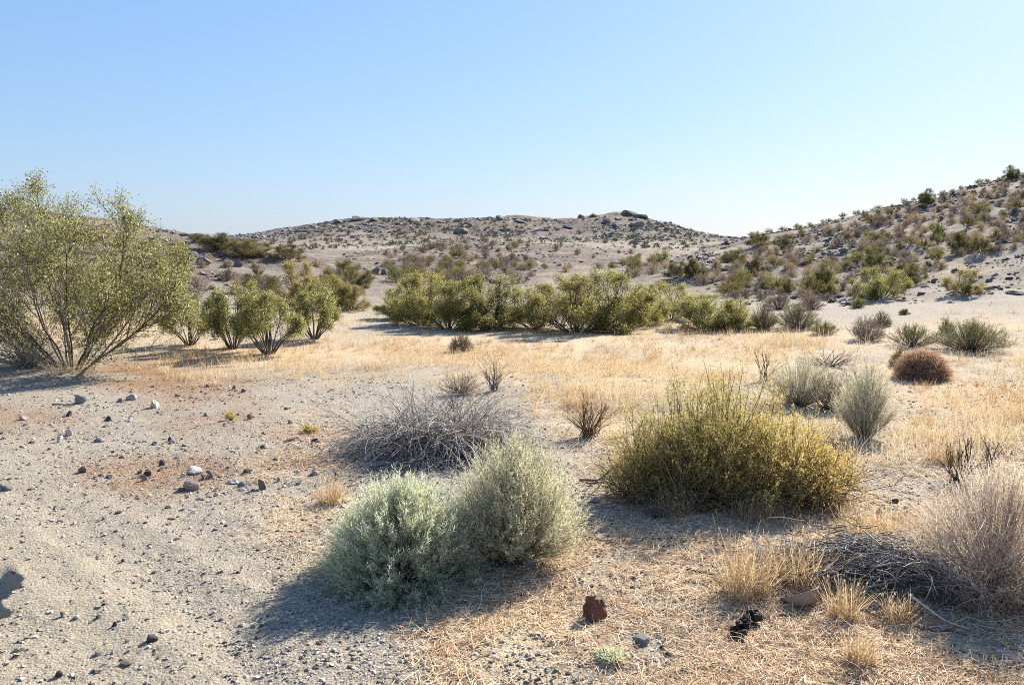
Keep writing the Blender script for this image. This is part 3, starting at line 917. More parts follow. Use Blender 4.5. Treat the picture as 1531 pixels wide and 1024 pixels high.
# --- the big yellow-green goldenbush: several crowns grown together
p, dep = spot(1082, 742)
st = Acc(); fo = Acc(); dd = Acc()
for (ox, oy, h, w, n) in [(-.55, .10, .50, .60, 120), (-.28, .12, .70, .60, 150), (.02, .10, .82, .62, 180), (.30, .08, .72, .60, 150), (.58, .02, .46, .56, 130), (.76, -.06, .28, .42, 80), (-.05, -.16, .54, .66, 140), (.25, -.20, .48, .66, 140), (.52, -.20, .36, .56, 100), (-.34, -.12, .48, .58, 110), (-.64, -.02, .36, .42, 70), (.0, .34, .70, .9, 100)]:
    d, t = fan(n, 2, 84, .75)
    L = 1 / np.sqrt((np.sin(t) / (w / 2)) ** 2 + (np.cos(t) / h) ** 2) * (.80 + .20 * rng.random(n))
    P = grow(np.array([[ox * .8, oy * .8, 0]]) + rng.normal(size=(n, 3)) * [.07, .06, .0], d, L, 7, (0, 0, -.12), .19)
    b, T, par, tt = along(P, 9, .30, 1.0, .8)
    Ps = grow(b, norm(T + norm(rng.normal(size=(len(b), 3))) * 1.1 + Z3 * .12), .06 + .08 * rng.random(len(b)), 5, (0, 0, .3), .15)
    for q_ in (P, Ps): q_[..., 0] += ox * .2; q_[..., 2] *= 1.26; q_[..., 0] *= .89; q_[..., 2] = np.maximum(q_[..., 2], .004)
    tube(st, P, np.full((n, 7), .0036) * np.linspace(1.3, .35, 7)[None], 4)
    ribbon(st, Ps, np.full((len(Ps), 5), .0024) * np.linspace(1, .5, 5)[None])
    c, Tc, pc, tl = along(Ps, 25, .0, 1.1)
    kp = (rng.random(len(c)) < (.3 + .7 * rng.random(len(Ps)))[pc]) & (c[:, 2] > .04) & (rng.random(len(c)) < .45 + 1.0 * c[:, 2])
    c, Tc, pc = c[kp], Tc[kp], pc[kp]
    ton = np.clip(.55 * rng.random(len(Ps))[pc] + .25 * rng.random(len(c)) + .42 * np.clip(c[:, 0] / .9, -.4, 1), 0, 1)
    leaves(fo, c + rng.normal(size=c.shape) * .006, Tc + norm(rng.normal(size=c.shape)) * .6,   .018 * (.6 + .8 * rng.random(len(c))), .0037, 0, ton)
d, t = fan(520, 35, 96, .7)
Pd = grow(np.stack([rng.normal(size=520) * .38, rng.normal(size=520) * .14 - .1, np.full(520, .05)], -1), d, .22 + .28 * rng.random(520), 6, (0, 0, -.5), .16)
Pd[:, :, 2] = np.maximum(Pd[:, :, 2], .008)
tube(dd, Pd, np.full((520, 6), .0024) * np.linspace(1.2, .5, 6)[None], 3)
simple('goldenbush', [('branchwork', st, M['gold_twig']), ('foliage', fo, M['gold_leaf']), ('dead_twigs', dd, M['brown_twig'])], tuple(p), 'large sprawling yellow green bush with brown dead twigs underneath', 'bush')

# --- dead grey arching bush
p, dep = spot(655, 676)
g = Acc(); inn = Acc(); upr = Acc()
for (ox, oy, n, L0, L1) in [(-.18, 0, 520, .42, .76), (.12, -.02, 680, .42, .82), (.34, .24, 420, .35, .66), (-.42, .05, 260, .3, .55)]:
    d, t = fan(n, 15, 82, .75)
    P = grow(np.array([[ox, oy, .02]]) + rng.normal(size=(n, 3)) * [.10, .09, .0], d, L0 + (L1 - L0) * rng.random(n), 9, (0, 0, -1.75), .11)
    P[:, :, 2] = np.maximum(P[:, :, 2], .01 + .02 * rng.random((n, 1)))
    tube(g, P, np.full((n, 9), .0037) * np.linspace(1.2, .35, 9)[None], 3)
    b, T, par, tt = along(P, 3, .4, 1.0)
    Ps = grow(b, norm(T + norm(rng.normal(size=(len(b), 3))) * .5), .08 + .12 * rng.random(len(b)), 4, (0, 0, -.3), .12)
    Ps[:, :, 2] = np.maximum(Ps[:, :, 2], .01)
    ribbon(g, Ps, np.full((len(Ps), 4), .0028) * np.linspace(1, .5, 4)[None])
d, t = fan(420, 50, 95, .8)
Pi = grow(np.stack([rng.normal(size=420) * .26, rng.normal(size=420) * .14 - .06, np.full(420, .03)], -1), d, .15 + .25 * rng.random(420), 5, (0, 0, -.2), .2)
Pi[:, :, 2] = np.maximum(Pi[:, :, 2], .006); tube(inn, Pi, np.full((420, 5), .0030) * np.linspace(1, .5, 5)[None], 3)
d, t = fan(30, 8, 60, .8)
Pu = grow(np.stack([rng.normal(size=30) * .22, .1 + rng.normal(size=30) * .15, np.full(30, .1)], -1), d, .3 + .28 * rng.random(30), 7, (0, 0, .1), .07)
tube(upr, Pu, np.full((30, 7), .0034) * np.linspace(1.2, .3, 7)[None], 4)
b, T, par, tt = along(Pu, 5, .35, 1.0); Pq = grow(b, norm(T + norm(rng.normal(size=(len(b), 3))) * .45), .1 + .18 * rng.random(len(b)), 5, (0, 0, .1), .08)
ribbon(upr, Pq, np.full((len(Pq), 5), .0022) * np.linspace(1, .5, 5)[None])
simple('dead_bush', [('arching_twigs', g, M['grey_twig']), ('litter_twigs', inn, M['brown_twig']), ('upright_twigs', upr, M['dark_twig'])], tuple(p), 'dead grey bush with drooping twigs behind the blue green rabbitbrush', 'dead bush')


# --- bare, wispy and dry shrubs
def bare(px, py, hp, wp, n, mat, name, label, cat='dead bush', sub=5, tilt=(3, 60), rad=.0042, wob=.12, rz=0, up=.1, sub_l=.35, group=None):
    p, dep = spot(px, py); h = size(hp, dep); w = size(wp, dep)
    d, t = fan(n, *tilt, power=.8)
    L = 1 / np.sqrt((np.sin(t) / (w / 2)) ** 2 + (np.cos(t) / h) ** 2) * (.65 + .4 * rng.random(n))
    P = grow(rng.normal(size=(n, 3)) * [.05 * w, .05 * w, 0], d, L, 7, (0, 0, up), wob)
    P[:, 1:, 2] = np.maximum(P[:, 1:, 2], .01)
    a = Acc(); tube(a, P, np.full((n, 7), rad) * np.linspace(1.3, .35, 7)[None], 4)
    b, T, par, tt = along(P, sub, .3, 1.0)
    Ps = grow(b, norm(T + norm(rng.normal(size=(len(b), 3))) * .6), h * sub_l * (.4 + .6 * rng.random(len(b))), 5, (0, 0, up), wob)
    Ps[:, :, 2] = np.maximum(Ps[:, :, 2], .01)
    tw = a if tilt[0] > 50 or n < 50 else Acc(); ribbon(tw, Ps, np.full((len(Ps), 5), rad * .8) * np.linspace(1, .4, 5)[None])
    return simple(name, [('branchwork', a, M[mat])] + ([('fine_twigs', tw, M[mat])] if tw is not a else []), tuple(p), label, cat, group, rz)


def wispy(px, py, hp, wp, n, mat, stem, name, label, cat='bush', nl=6, lw=.003, tilt=(0, 62), rad=.0022, leaf=.025, sub=6, tpow=.75, up=.25, group=None, base_r=.10, spread=.42):
    p, dep = spot(px, py); h = size(hp, dep); w = size(wp, dep)
    st, fo, _, _ = broom(h, w, n, sub, nl, leaf, lw, rad, tilt, up, .06, base_r=base_r, tpow=tpow, spread=spread)
    return simple(name, [('branchwork', st, M[stem]), ('foliage', fo, M[mat])], tuple(p), label, cat, group)


wispy(1490, 880, 182, 262, 560, 'pink_twig', 'pink_twig', 'dry_shrub', 'large pale pinkish dry shrub of fine upright twigs beside the dark branch heap', 'bush', nl=6, tilt=(0, 76), rad=.0018, lw=.0024, leaf=.014, sub=9, up=.02, spread=.75)
wispy(1195, 605, 72, 110, 260, 'wisp', 'wisp', 'dry_shrub', 'pale grey wispy shrub directly behind the big yellow green bush', 'bush', nl=6, tilt=(0, 66))
wispy(1292, 655, 110, 90, 280, 'wisp', 'wisp', 'dry_shrub', 'pale grey wispy shrub standing alone past the end of the yellow green bush', 'bush', nl=6, tilt=(0, 48))
wispy(1240, 612, 60, 80, 150, 'wisp', 'tan_stem', 'dry_shrub', 'low thin wispy shrub between the two grey wispy shrubs', 'bush', nl=4, tilt=(0, 60))
bare(1285, 600, 72, 84, 60, 'grey_twig', 'dead_bush', 'dark bare twiggy bush behind the lone wispy shrub', sub=8, tilt=(5, 62))
bare(1140, 570, 58, 60, 9, 'dark_twig', 'dead_bush', 'few black dead stems standing behind the yellow green bush', sub=5, tilt=(3, 55), rad=.008)
bare(1240, 548, 30, 100, 34, 'dark_twig', 'dead_bush', 'flattened dark dead branches on the grass behind the wispy shrubs', sub=6, tilt=(55, 86), rad=.006)
bare(880, 652, 66, 100, 44, 'brown_twig', 'dead_bush', 'small brown bare bush between the grey dead bush and the yellow green one', sub=7, tilt=(6, 66))
bare(738, 585, 62, 54, 26, 'dark_twig', 'dead_bush', 'thin bare bush standing just behind the grey drooping bush', sub=6, tilt=(3, 45), rad=.004)
bare(690, 590, 40, 80, 80, 'tan_shrub', 'dead_bush', 'low tan brown bush at the back of the grey drooping bush', sub=8, tilt=(10, 78))
bare(1432, 720, 78, 96, 30, 'brown_twig', 'dead_bush', 'brown bare stems rising behind the large pinkish shrub', sub=6, tilt=(4, 55), rad=.0045)
bare(1478, 700, 70, 40, 7, 'dark_twig', 'dead_bush', 'thin dark branched stems between the pinkish shrub and the dry flat', sub=5, tilt=(3, 32), rad=.005)
bare(40, 548, 70, 120, 170, 'grey_twig', 'dead_bush', 'grey bare bush in the shade under the tall creosote', sub=7, tilt=(5, 74))
bare(985, 775, 52, 60, 18, 'dark_twig', 'dead_bush', 'little dark dead bush in front of the yellow green bush', sub=5, tilt=(15, 75), rad=.0035)
bare(1160, 862, 96, 120, 16, 'grey_twig', 'dead_bush', 'sparse grey stems standing in the golden grass above the tan bowl', sub=4, tilt=(4, 55), rad=.003)

# tumbleweed
p, dep = spot(1378, 566); rT = size(33, dep)
a = Acc(); n = 1500
d = norm(rng.normal(size=(n, 3))); d[:, 2] = np.abs(d[:, 2]) * .95 + .02
P = grow(np.zeros((n, 3)) + [0, 0, .01], d, rT * (1.05 + .25 * rng.random(n)), 6, (0, 0, .1), .12)
P[:, :, 2] = np.maximum(P[:, :, 2] * 1.05, .01)
ribbon(a, P, np.full((n, 6), .0045) * np.linspace(1, .5, 6)[None])
b, T, par, tt = along(P, 8, .45, 1.0); Ps = grow(b, norm(T + norm(rng.normal(size=(len(b), 3))) * .8), .05 + .04 * rng.random(len(b)), 4, (0, 0, 0), .2)
f = Acc(); ribbon(f, Ps, np.full((len(Ps), 4), .0042) * np.linspace(1, .5, 4)[None])
simple('tumbleweed', [('branchwork', a, M['brown_twig']), ('fine_twigs', f, M['tumble'])], tuple(p), 'round reddish brown tumbleweed sitting on the dry flat', 'bush')

# broom-like green shrubs on the flat
for px, py, hp, wp, n, mat, stem, lab in [
    (1452, 524, 44, 96, 330, 'ephedra', 'brown_shrub', 'wide green broom shrub behind the tumbleweed'),
    (1364, 517, 32, 66, 170, 'ephedra', 'brown_shrub', 'low sparse green broom shrub beside the wide one'),
    (1192, 490, 36, 62, 260, 'ephedra', 'brown_shrub', 'rounded lime green broom shrub at the edge of the grassy flat'),
    (1142, 492, 40, 40, 180, 'olive', 'brown_shrub', 'dark green broom shrub next to the rounded lime one'),
    (1232, 499, 18, 38, 120, 'ephedra', 'tan_stem', 'small green tussock on the grass past the rounded lime shrub'),
    (1296, 508, 34, 52, 150, 'brown_shrub', 'brown_shrub', 'grey brown twiggy shrub near the tan bank'),
    (1318, 488, 22, 28, 110, 'ephedra', 'brown_shrub', 'green tuft growing against the grey brown twiggy shrub'),
    (1283, 460, 14, 24, 90, 'ephedra', 'ephedra', 'small bright green tuft at the foot of the slope'),
    (1345, 548, 26, 30, 100, 'olive', 'brown_shrub', 'little olive shrub touching the tumbleweed'),
    (1075, 494, 22, 40, 150, 'gold_leaf', 'gold_twig', 'rust yellow cushion plant at the foot of the low creosote'),
    (1165, 462, 22, 36, 150, 'brown_shrub', 'brown_shrub', 'dark brown domed shrub behind the lime broom shrub'),
    (1212, 462, 18, 34, 140, 'brown_shrub', 'brown_shrub', 'grey brown domed shrub at the foot of the slope'),
    (690, 525, 24, 36, 150, 'tan_shrub', 'brown_shrub', 'small tan dome in the middle of the golden grass'),
    (1352, 470, 8, 16, 60, 'ephedra', 'ephedra', 'tiny green plant with rust base on the bare bank'),
    (1415, 497, 22, 22, 60, 'olive', 'olive', 'slim olive plant behind the wide broom shrub'),
    (912, 985, 15, 44, 110, 'pale_leaf', 'tan_stem', 'small flat grey green plant in the straw below the red stone'),
    (345, 628, 15, 18, 24, 'gold_leaf', 'tan_stem', 'tiny yellow green seedling on the bare gravel'),
    (462, 646, 12, 28, 34, 'gold_leaf', 'brown_twig', 'low yellowish sprig on the gravel near the dead bush'),
]:
    wispy(px, py, hp, wp, n, mat, stem, 'broom_shrub' if hp > 20 else 'small_plant', lab, 'bush' if hp > 20 else 'plant', nl=5, lw=.006 if py < 600 else .003, tilt=(0, 80), rad=.003 if py < 600 else .002, leaf=.026 if py < 600 else .02, spread=.6)

# --- heap of dead dark branches at the lower edge
p, dep = spot(1310, 870)
a = Acc(); n = 1300
c = np.stack([rng.normal(size=n) * .25, rng.normal(size=n) * .13 - .15 * np.clip(rng.normal(size=n), -1, 1) * 0, np.zeros(n)], -1)
c[:, 1] -= c[:, 0] * .35
c[:, 2] = .02 + .19 * rng.random(n) * np.exp(-(c[:, 0] / .38) ** 2)
ang = rng.normal(size=n) * .9 - .3
d = np.stack([np.cos(ang), np.sin(ang), rng.normal(size=n) * .2], -1) * rng.choice([-1, 1], n)[:, None]
P = grow(c, d, .08 + .18 * rng.random(n), 6, (0, 0, -.4), .2); P[:, :, 2] = np.maximum(P[:, :, 2], .01)
tube(a, P, np.full((n, 6), .0024) * (.5 + rng.random((n, 1))) * np.linspace(1.1, .5, 6)[None], 4)
b2 = Acc(); n2 = 14
P2 = grow(np.stack([.08 + rng.normal(size=n2) * .14, rng.normal(size=n2) * .12 - .05, .06 + .06 * rng.random(n2)], -1), np.stack([rng.choice([-1, 1], n2) * 1.0, rng.normal(size=n2) * .5 - .2, rng.normal(size=n2) * .25], -1),   .25 + .25 * rng.random(n2), 8, (0, 0, -.25), .09)
P2[:, :, 2] = np.maximum(P2[:, :, 2], .012); tube(b2, P2, np.full((n2, 8), .005) * np.linspace(1.2, .5, 8)[None], 5)
simple('fallen_bush', [('fine_twigs', a, M['ashy_twig']), ('branchwork', b2, M['grey_twig'])], tuple(p), 'heap of dark grey fallen branches in the grass beside the pinkish shrub', 'dead bush')

# --- single sticks on the ground
for px, py, ln, ang, bend, rad, mat, lab in [
    (700, 905, 190, 4, .05, .005, 'stick', 'long thin dark branch lying in straw beside the red stone'),
    (873, 782, 34, -25, .4, .008, 'dark_twig', 'short crooked black stick behind the pale rabbitbrush'),
    (893, 800, 60, -22, .1, .004, 'stick', 'thin stick in the straw below the crooked black one'),
    (1070, 850, 90, -25, .05, .0055, 'stick', 'dark straight stick pointing at the golden grass tuft'),
    (1005, 800, 90, -12, .1, .004, 'stick', 'thin grey stick in front of the yellow green bush'),
    (1148, 905, 66, -48, .05, .0045, 'pale_stick', 'pale peeled stick leaning in the grass beside the tan bowl'),
    (900, 722, 70, 4, .1, .010, 'dark_twig', 'thick dark branch in the shade of the yellow green bush'),
    (97, 607, 38, -5, .05, .010, 'dark_twig', 'short dark stick among the stones near the white block'),
    (320, 551, 34, 10, .1, .008, 'grey_twig', 'grey forked stick on the gravel below the row of creosotes'),
    (1405, 942, 70, -12, .15, .006, 'stick', 'brown twig on the straw below the branch heap'),
    (1195, 985, 26, -12, .02, .0065, 'pale_stick', 'short white wood splinter on the straw at the bottom'),
    (660, 985, 30, 50, .3, .003, 'grey_twig', 'little bent grey twig on the sand below the blue rabbitbrush'),
]:
    p, dep = spot(px, py); Lw = size(ln, dep)
    th = R(-ang)
    P = grow(np.array([[-Lw / 2, 0, rad]]), np.array([[math.cos(th), -math.sin(th) * 1.6, .03]]), Lw, 9, (0, bend * .3, -.03), .05 + bend * .2)
    P[0, :, 2] = height(p[0] + P[0, :, 0], p[1] + P[0, :, 1]) - p[2] + rad * (1.2 + rng.random(9))
    a = Acc(); tube(a, P, (rad * np.linspace(1.1, .5, 9))[None], 6)
    b, T, par, tt = along(P, 3, .3, .9)
    Ps = grow(b, norm(T + norm(rng.normal(size=(3, 3))) * [.7, .7, .4]), Lw * .3 * rng.random(3), 4, (0, 0, -.1), .1)
    Ps[:, :, 2] = np.maximum(Ps[:, :, 2], P[0, :, 2].min())
    tube(a, Ps, np.full((3, 4), rad * .45), 4)
    tag(link('dead_stick', a.mesh('dead_stick', M[mat]), None, tuple(p)), lab, 'stick')


# ------------------------------------------------------------------ rocks
def rock_mesh(name, mat, seed, sub=3, cuts=9, rough=.10, sx=1., sy=1., sz=.7):
    rs = np.random.default_rng(seed)
    bm = bmesh.new(); bmesh.ops.create_icosphere(bm, subdivisions=sub, radius=1)
    V = np.array([v.co[:] for v in bm.verts])
    for _ in range(cuts):
        n = norm(rs.normal(size=3)); dd_ = .48 + .36 * rs.random()
        s = V @ n
        V = V - np.maximum(s - dd_, 0)[:, None] * n[None]
    f1 = norm(rs.normal(size=(6, 3))) * (2 + 3 * rs.random((6, 1)))
    for k in range(6):
        V = V + norm(V) * (np.sin(V @ f1[k] + rs.random() * 6) * rough * .35)[:, None]
    V = V + rs.normal(size=V.shape) * rough * .12
    V = V * [sx, sy, sz]
    V[:, 2] -= V[:, 2].min()
    V[:, 2] -= .30 * V[:, 2].max()
    for v, c in zip(bm.verts, V): v.co = c
    me = bpy.data.meshes.new(name); bm.to_mesh(me); bm.free()
    me.materials.append(mat); me.shade_flat()
    return me


def rock(px, py, wp, hp, mat, label, seed, name='stone', cat='stone', group=None, sy=.85, rz=None, cuts=9, tiltx=0., sub=3, rough=.10):
    p, dep = spot(px, py)
    w = size(wp, dep) / 2; h = size(hp, dep)
    me = rock_mesh(name, M[mat], seed, sub, cuts, rough)
    zmax = max(v.co.z for v in me.vertices)
    o = link(name, me, None, tuple(p)); o.scale = (w, w * sy, h / zmax)
    o.rotation_euler = (tiltx, 0, random.uniform(-.4, .4) if rz is None else rz)
    tag(o, label, cat, group)
    return o


ROCKS = [
    (232, 609, 19, 15, 'rock_white', 'bright white stone block standing alone on the gravel'),
    (122, 602, 26, 13, 'rock_grey', 'flat grey stone with a pale top beside a dark stick'),
    (199, 597, 22, 10, 'rock_pink', 'low pinkish stone behind the bright white block'),
    (102, 651, 15, 13, 'rock_white', 'off white round stone, larger of a near pair'),
    (90, 661, 14, 12, 'rock_white', 'off white stone, smaller of a near pair'),
    (148, 660, 20, 8, 'rock_grey', 'flat dark stone with a white top on the gravel'),
    (164, 629, 13, 9, 'rock_dark', 'small black stone between the white stones'),
    (103, 622, 13, 10, 'rock_dark', 'black stone lying below the short dark stick'),
    (36, 627, 16, 7, 'rock_pink', 'small pinkish stone on the gravel near the picture edge'),
    (126, 705, 23, 11, 'rock_brown', 'low tan brown stone flush with the gravel'),
    (220, 711, 17, 11, 'rock_dark', 'black rounded stone at the end of the stone cluster'),
    (216, 718, 12, 10, 'rock_grey', 'grey pebble leaning against the black rounded stone'),
    (291, 707, 27, 13, 'rock_white', 'whitest rounded stone of the cluster'),
    (288, 731, 30, 20, 'rock_pink', 'angular pinkish brown stone in front of the cluster'),
    (304, 716, 15, 11, 'rock_grey', 'grey white stone in the middle of the cluster'),
    (315, 714, 11, 13, 'rock_grey', 'upright grey stone at the cluster end'),
    (274, 713, 10, 9, 'rock_white', 'small cream stone at the back of the cluster'),
    (350, 722, 22, 8, 'rock_white', 'flat white slab between the cluster and the round brown stone'),
    (361, 727, 14, 10, 'rock_grey', 'small pale grey stone below the flat white slab'),
    (391, 731, 18, 19, 'rock_brown', 'round dark brown stone sitting on the gravel'),
    (417, 719, 9, 8, 'rock_pink', 'small pink stone behind the round brown one'),
    (470, 710, 20, 9, 'rock_pink', 'flat orange pink stone lit from behind'),
    (445, 708, 11, 7, 'rock_white', 'small white stone beside the flat orange pink one'),
    (350, 582, 9, 9, 'rock_brown', 'small brown stone near the rust litter, taller of two'),
    (364, 586, 10, 7, 'rock_brown', 'small brown stone near the rust litter, flatter of two'),
    (372, 627, 10, 10, 'rock_brown', 'angular brown stone with a pale side on open gravel'),
    (433, 659, 18, 8, 'rock_pink', 'pinkish flat stone in an orange litter patch'),
    (471, 660, 15, 6, 'rock_dark', 'dark flat stone beside the orange litter patch'),
    (10, 732, 21, 12, 'rock_grey', 'smooth grey stone cut by the picture edge'),
    (371, 706, 16, 7, 'rock_dark', 'crooked black chip on the gravel above the flat white slab'),
    (308, 622, 9, 7, 'rock_grey', 'blue grey small stone near a yellow green seedling'),
    (393, 670, 10, 6, 'rock_dark', 'dark chip on bare gravel right of open ground'),
    (255, 659, 9, 8, 'rock_dark', 'black knobby stone behind the stone cluster'),
    (243, 695, 12, 10, 'rock_dark', 'dark stone with white veins behind the cluster'),
    (197, 628, 16, 9, 'rock_white', 'white crumbly stone below the bright white block'),
    (232, 665, 13, 7, 'rock_grey', 'flat grey chip above the stone cluster'),
    (180, 601, 12, 7, 'rock_grey', 'small grey stone left of the low pinkish one'),
    (958, 960, 30, 14, 'rock_grey', 'black and white flat stone in the straw below the red stone'),
    (990, 968, 12, 7, 'rock_dark', 'small dark stone beside the black and white flat one'),
    (997, 979, 10, 6, 'rock_dark', 'dark pebble in the straw under the black and white stone'),
    (884, 1018, 16, 9, 'rock_white', 'white striped pebble at the bottom edge of the straw'),
    (1020, 1002, 12, 7, 'rock_white', 'pale pebble lying in the straw at the bottom'),
    (1465, 1015, 14, 9, 'rock_dark', 'dark stone in the straw at the bottom corner'),
    (1095, 950, 16, 12, 'rock_brown', 'brown clod at the end of the charred wood'),
    (1142, 985, 14, 7, 'rock_dark', 'black pebble in the straw below the tan bowl'),
    (1338, 751, 14, 8, 'rock_dark', 'dark stone on the stony path beside the yellow green bush'),
    (1353, 760, 11, 6, 'rock_white', 'white chip on the stony path beside the pinkish shrub'),
    (1312, 766, 10, 6, 'rock_dark', 'small black stone on the path below the yellow green bush'),
    (1341, 778, 9, 7, 'rock_brown', 'brown pebble on the path near the golden grass'),
    (888, 750, 20, 7, 'rock_grey', 'grey flat stone half hidden by the pale rabbitbrush'),
    (790, 846, 26, 14, 'rock_grey', 'grey stone at the foot of the pale rabbitbrush'),
    (184, 839, 8, 6, 'rock_dark', 'small dark stone on the pale track sand'),
    (94, 921, 9, 10, 'rock_grey', 'grey white pebble on the track sand near the washed out bank'),
    (171, 936, 10, 10, 'rock_dark', 'upright dark pebble on the track sand'),
    (146, 979, 16, 8, 'rock_grey', 'grey stone on the track sand near the bottom'),
    (226, 957, 24, 10, 'rock_dark', 'crumbled dark clod on the track sand'),
    (190, 992, 26, 6, 'rock_brown', 'thin brown slab on the track sand near the bottom'),
    (88, 1010, 15, 11, 'rock_dark', 'dark stone at the bottom edge of the track sand'),
    (1290, 1000, 10, 6, 'rock_dark', 'dark pebble beside the short grass tuft at the bottom'),
]
for i, (px, py, w, h, m, lab) in enumerate(ROCKS):
    rock(px, py, w * .88, h * .85, m, lab, 100 + i, sub=2 if w < 14 else 3, cuts=8 + i % 5)
# the red stone standing on edge
rock(889, 926, 46, 42, 'rock_red', 'rust red stone standing on edge in the straw', 83, sy=.55, rz=.3, cuts=11, sub=4, rough=.34)
# further small stones: nothing tells them apart
sm = [rock_mesh('stone', M[k], 900 + i, 2, 9) for i, k in enumerate(['rock_dark', 'rock_brown', 'rock_grey', 'rock_dark', 'rock_pink', 'rock_white', 'rock_brown'])]
n_s = 0
while n_s < 280:
    px = rng.uniform(-60, 560) if rng.random() < .72 else rng.uniform(560, 1640); py = 575 + 455 * rng.random() ** 1.5
    if px > 560 and rng.random() < .4: continue
    pt, rr_ = at(px, py)
    if np.isnan(rr_[0]): continue
    k = rng.integers(len(sm)); o = link('stone', sm[k], None, tuple(pt[0]))
    s = (.008 + .019 * rng.random() ** 2.5) * (.6 if py > 780 else 1) * (1 + .06 * pt[0][1]); o.scale = (s, s * rng.uniform(.6, 1), s * rng.uniform(.6, 1.2)); o.rotation_euler = (0, 0, rng.random() * 6.28)
    tag(o, 'little stone scattered loose on the dry gravel and sand', 'stone', 'little stones scattered over the near ground')
    n_s += 1

# boulders of the stony rise and slope
BO = [(305, 396, 26, 12, 'dark boulder on the stony rise below the skyline creosotes'), (355, 398, 20, 10, 'dark brown boulder beside a larger one on the rise'),
      (340, 398, 16, 9, 'small dark boulder on the rise left of a twin'), (575, 411, 16, 9, 'dark boulder beside the tiny green bush on the rise'),
      (562, 409, 18, 9, 'tan boulder next to the dark one on the rise'), (382, 400, 12, 6, 'grey boulder by the low olive creosote'),
      (290, 385, 18, 9, 'grey boulder at the end of the rise by the tall creosote'), (318, 432, 12, 6, 'pale boulder low on the stony rise'),
      (1262, 378, 16, 7, 'dark flat boulder high on the stony slope'), (1240, 385, 14, 7, 'dark boulder below the flat one on the slope'),
      (1105, 432, 14, 7, 'dark boulder at the foot of the spur'), (1085, 405, 10, 5, 'brown boulder on the spur'),
      (1408, 327, 12, 5, 'dark boulder near the skyline of the slope'), (1520, 440, 30, 6, 'low dark ledge on the bare slope at the picture edge'),
      (740, 424, 22, 7, 'pale boulder behind the thicket at the foot of the mound'), (1385, 414, 8, 5, 'small dark boulder at the top of the bare slope')]
for i, (px, py, w, h, lab) in enumerate(BO):
    rock(px, py, w, h, 'rock_hill', lab, 300 + i, 'boulder', 'boulder', sub=3, cuts=12)
# crags on the far hill
CR = [(533, 330, 26, 8), (505, 333, 16, 6), (560, 329, 18, 5), (620, 331, 26, 6), (690, 349, 32, 10), (700, 338, 22, 6), (747, 329, 18, 8), (780, 334, 24, 5), (848, 341, 18, 7), (868, 326, 16, 6), (888, 325, 20, 7), (907, 335, 14, 8), (940, 322, 34, 8), (962, 328, 30, 8), (952, 341, 34, 12), (985, 336, 20, 7), (660, 334, 18, 5), (470, 340, 16, 5), (450, 347, 14, 5), (805, 345, 22, 5)]
for i, (px, py, w, h) in enumerate(CR):
    o = rock(px, py, w * .95, h * .85, 'rock_crag', 'dark rock crag jutting from the far hill', 400 + i, 'rock_outcrop', 'rock', 'rock crags on the far hill', sy=1.2, sub=4, cuts=16)
    o.rotation_euler = (.1, .18 + .1 * random.random(), random.uniform(-.5, .5))

# charred wood and the tan bowl
p, dep = spot(1114, 940)
a = Acc(); n = 150
tt = rng.random(n); wid = .012 + .022 * np.abs(np.sin(tt * 5.2 + .5))
c = np.stack([-.06 + .12 * tt, -.07 + .14 * tt, .012 + .022 * tt], -1) + rng.normal(size=(n, 3)) * wid[:, None] * [.5, .35, .35]
c[:, 2] = np.maximum(c[:, 2], .004)
stones(a, c, .006 + .009 * rng.random(n), squash=.8)
tag(link('charred_wood', a.mesh('charred_wood', M['char'], flat=True), None, tuple(p)), 'lump of black charred wood on the straw below the tan bowl', 'wood')

mb, nt, N, L = new_mat('weathered_tan_plastic')
pb = N.new('ShaderNodeBsdfPrincipled'); nz = N.new('ShaderNodeTexNoise'); nz.inputs['Scale'].default_value = 35; nz.inputs['Detail'].default_value = 6
rp = ramp(N, [(.35, (.25, .185, .135)), (.65, (.36, .285, .22))]); L.new(nz.outputs[0], rp.inputs[0]); L.new(rp.outputs[0], pb.inputs['Base Color']); pb.inputs['Roughness'].default_value = .6
oo = N.new('ShaderNodeOutputMaterial'); L.new(pb.outputs[0], oo.inputs[0])
p, dep = spot(1203, 902)
w = size(44, dep) / 1.5
prof = [(.50, 0), (.62, .02), (.80, .20), (.93, .42), (1.0, .66), (1.03, .67), (1.03, .70), (.96, .70), (.90, .44), (.77, .22), (.58, .05)]
ns = 40
ang = np.linspace(0, 2 * PI, ns, endpoint=False)
def bowl_part(pr, name, closed):
    a = Acc(); pr = np.array(pr)
    V = np.stack([np.stack([pr[:, 0] * math.cos(t), pr[:, 0] * math.sin(t), pr[:, 1]], -1) for t in ang]) * w
    K = len(pr); i = np.arange(ns * K).reshape(ns, K); j = np.roll(i, -1, 0)
    a.add(V, np.stack([i[:, :-1], j[:, :-1], j[:, 1:], i[:, 1:]], -1).reshape(-1, 4))
    if closed:
        a.add(V[:, 0].reshape(-1, 3), np.array([list(range(ns))]))
    return a
bo = empty('bowl', (p[0], p[1], p[2] - .008)); tag(bo, 'tan plastic bowl lying tilted in the dry grass', 'bowl')
bo.rotation_euler = (R(-26), R(-12), .2)
link('bowl_wall', bowl_part(prof[:5] , 'bowl_wall', True).mesh('bowl_wall', mb), bo)
link('bowl_rim', bowl_part(prof[4:9], 'bowl_rim', False).mesh('bowl_rim', mb), bo)
link('bowl_inside', bowl_part(prof[7:] + [(.02, .045)], 'bowl_inside', False).mesh('bowl_inside', mb), bo)

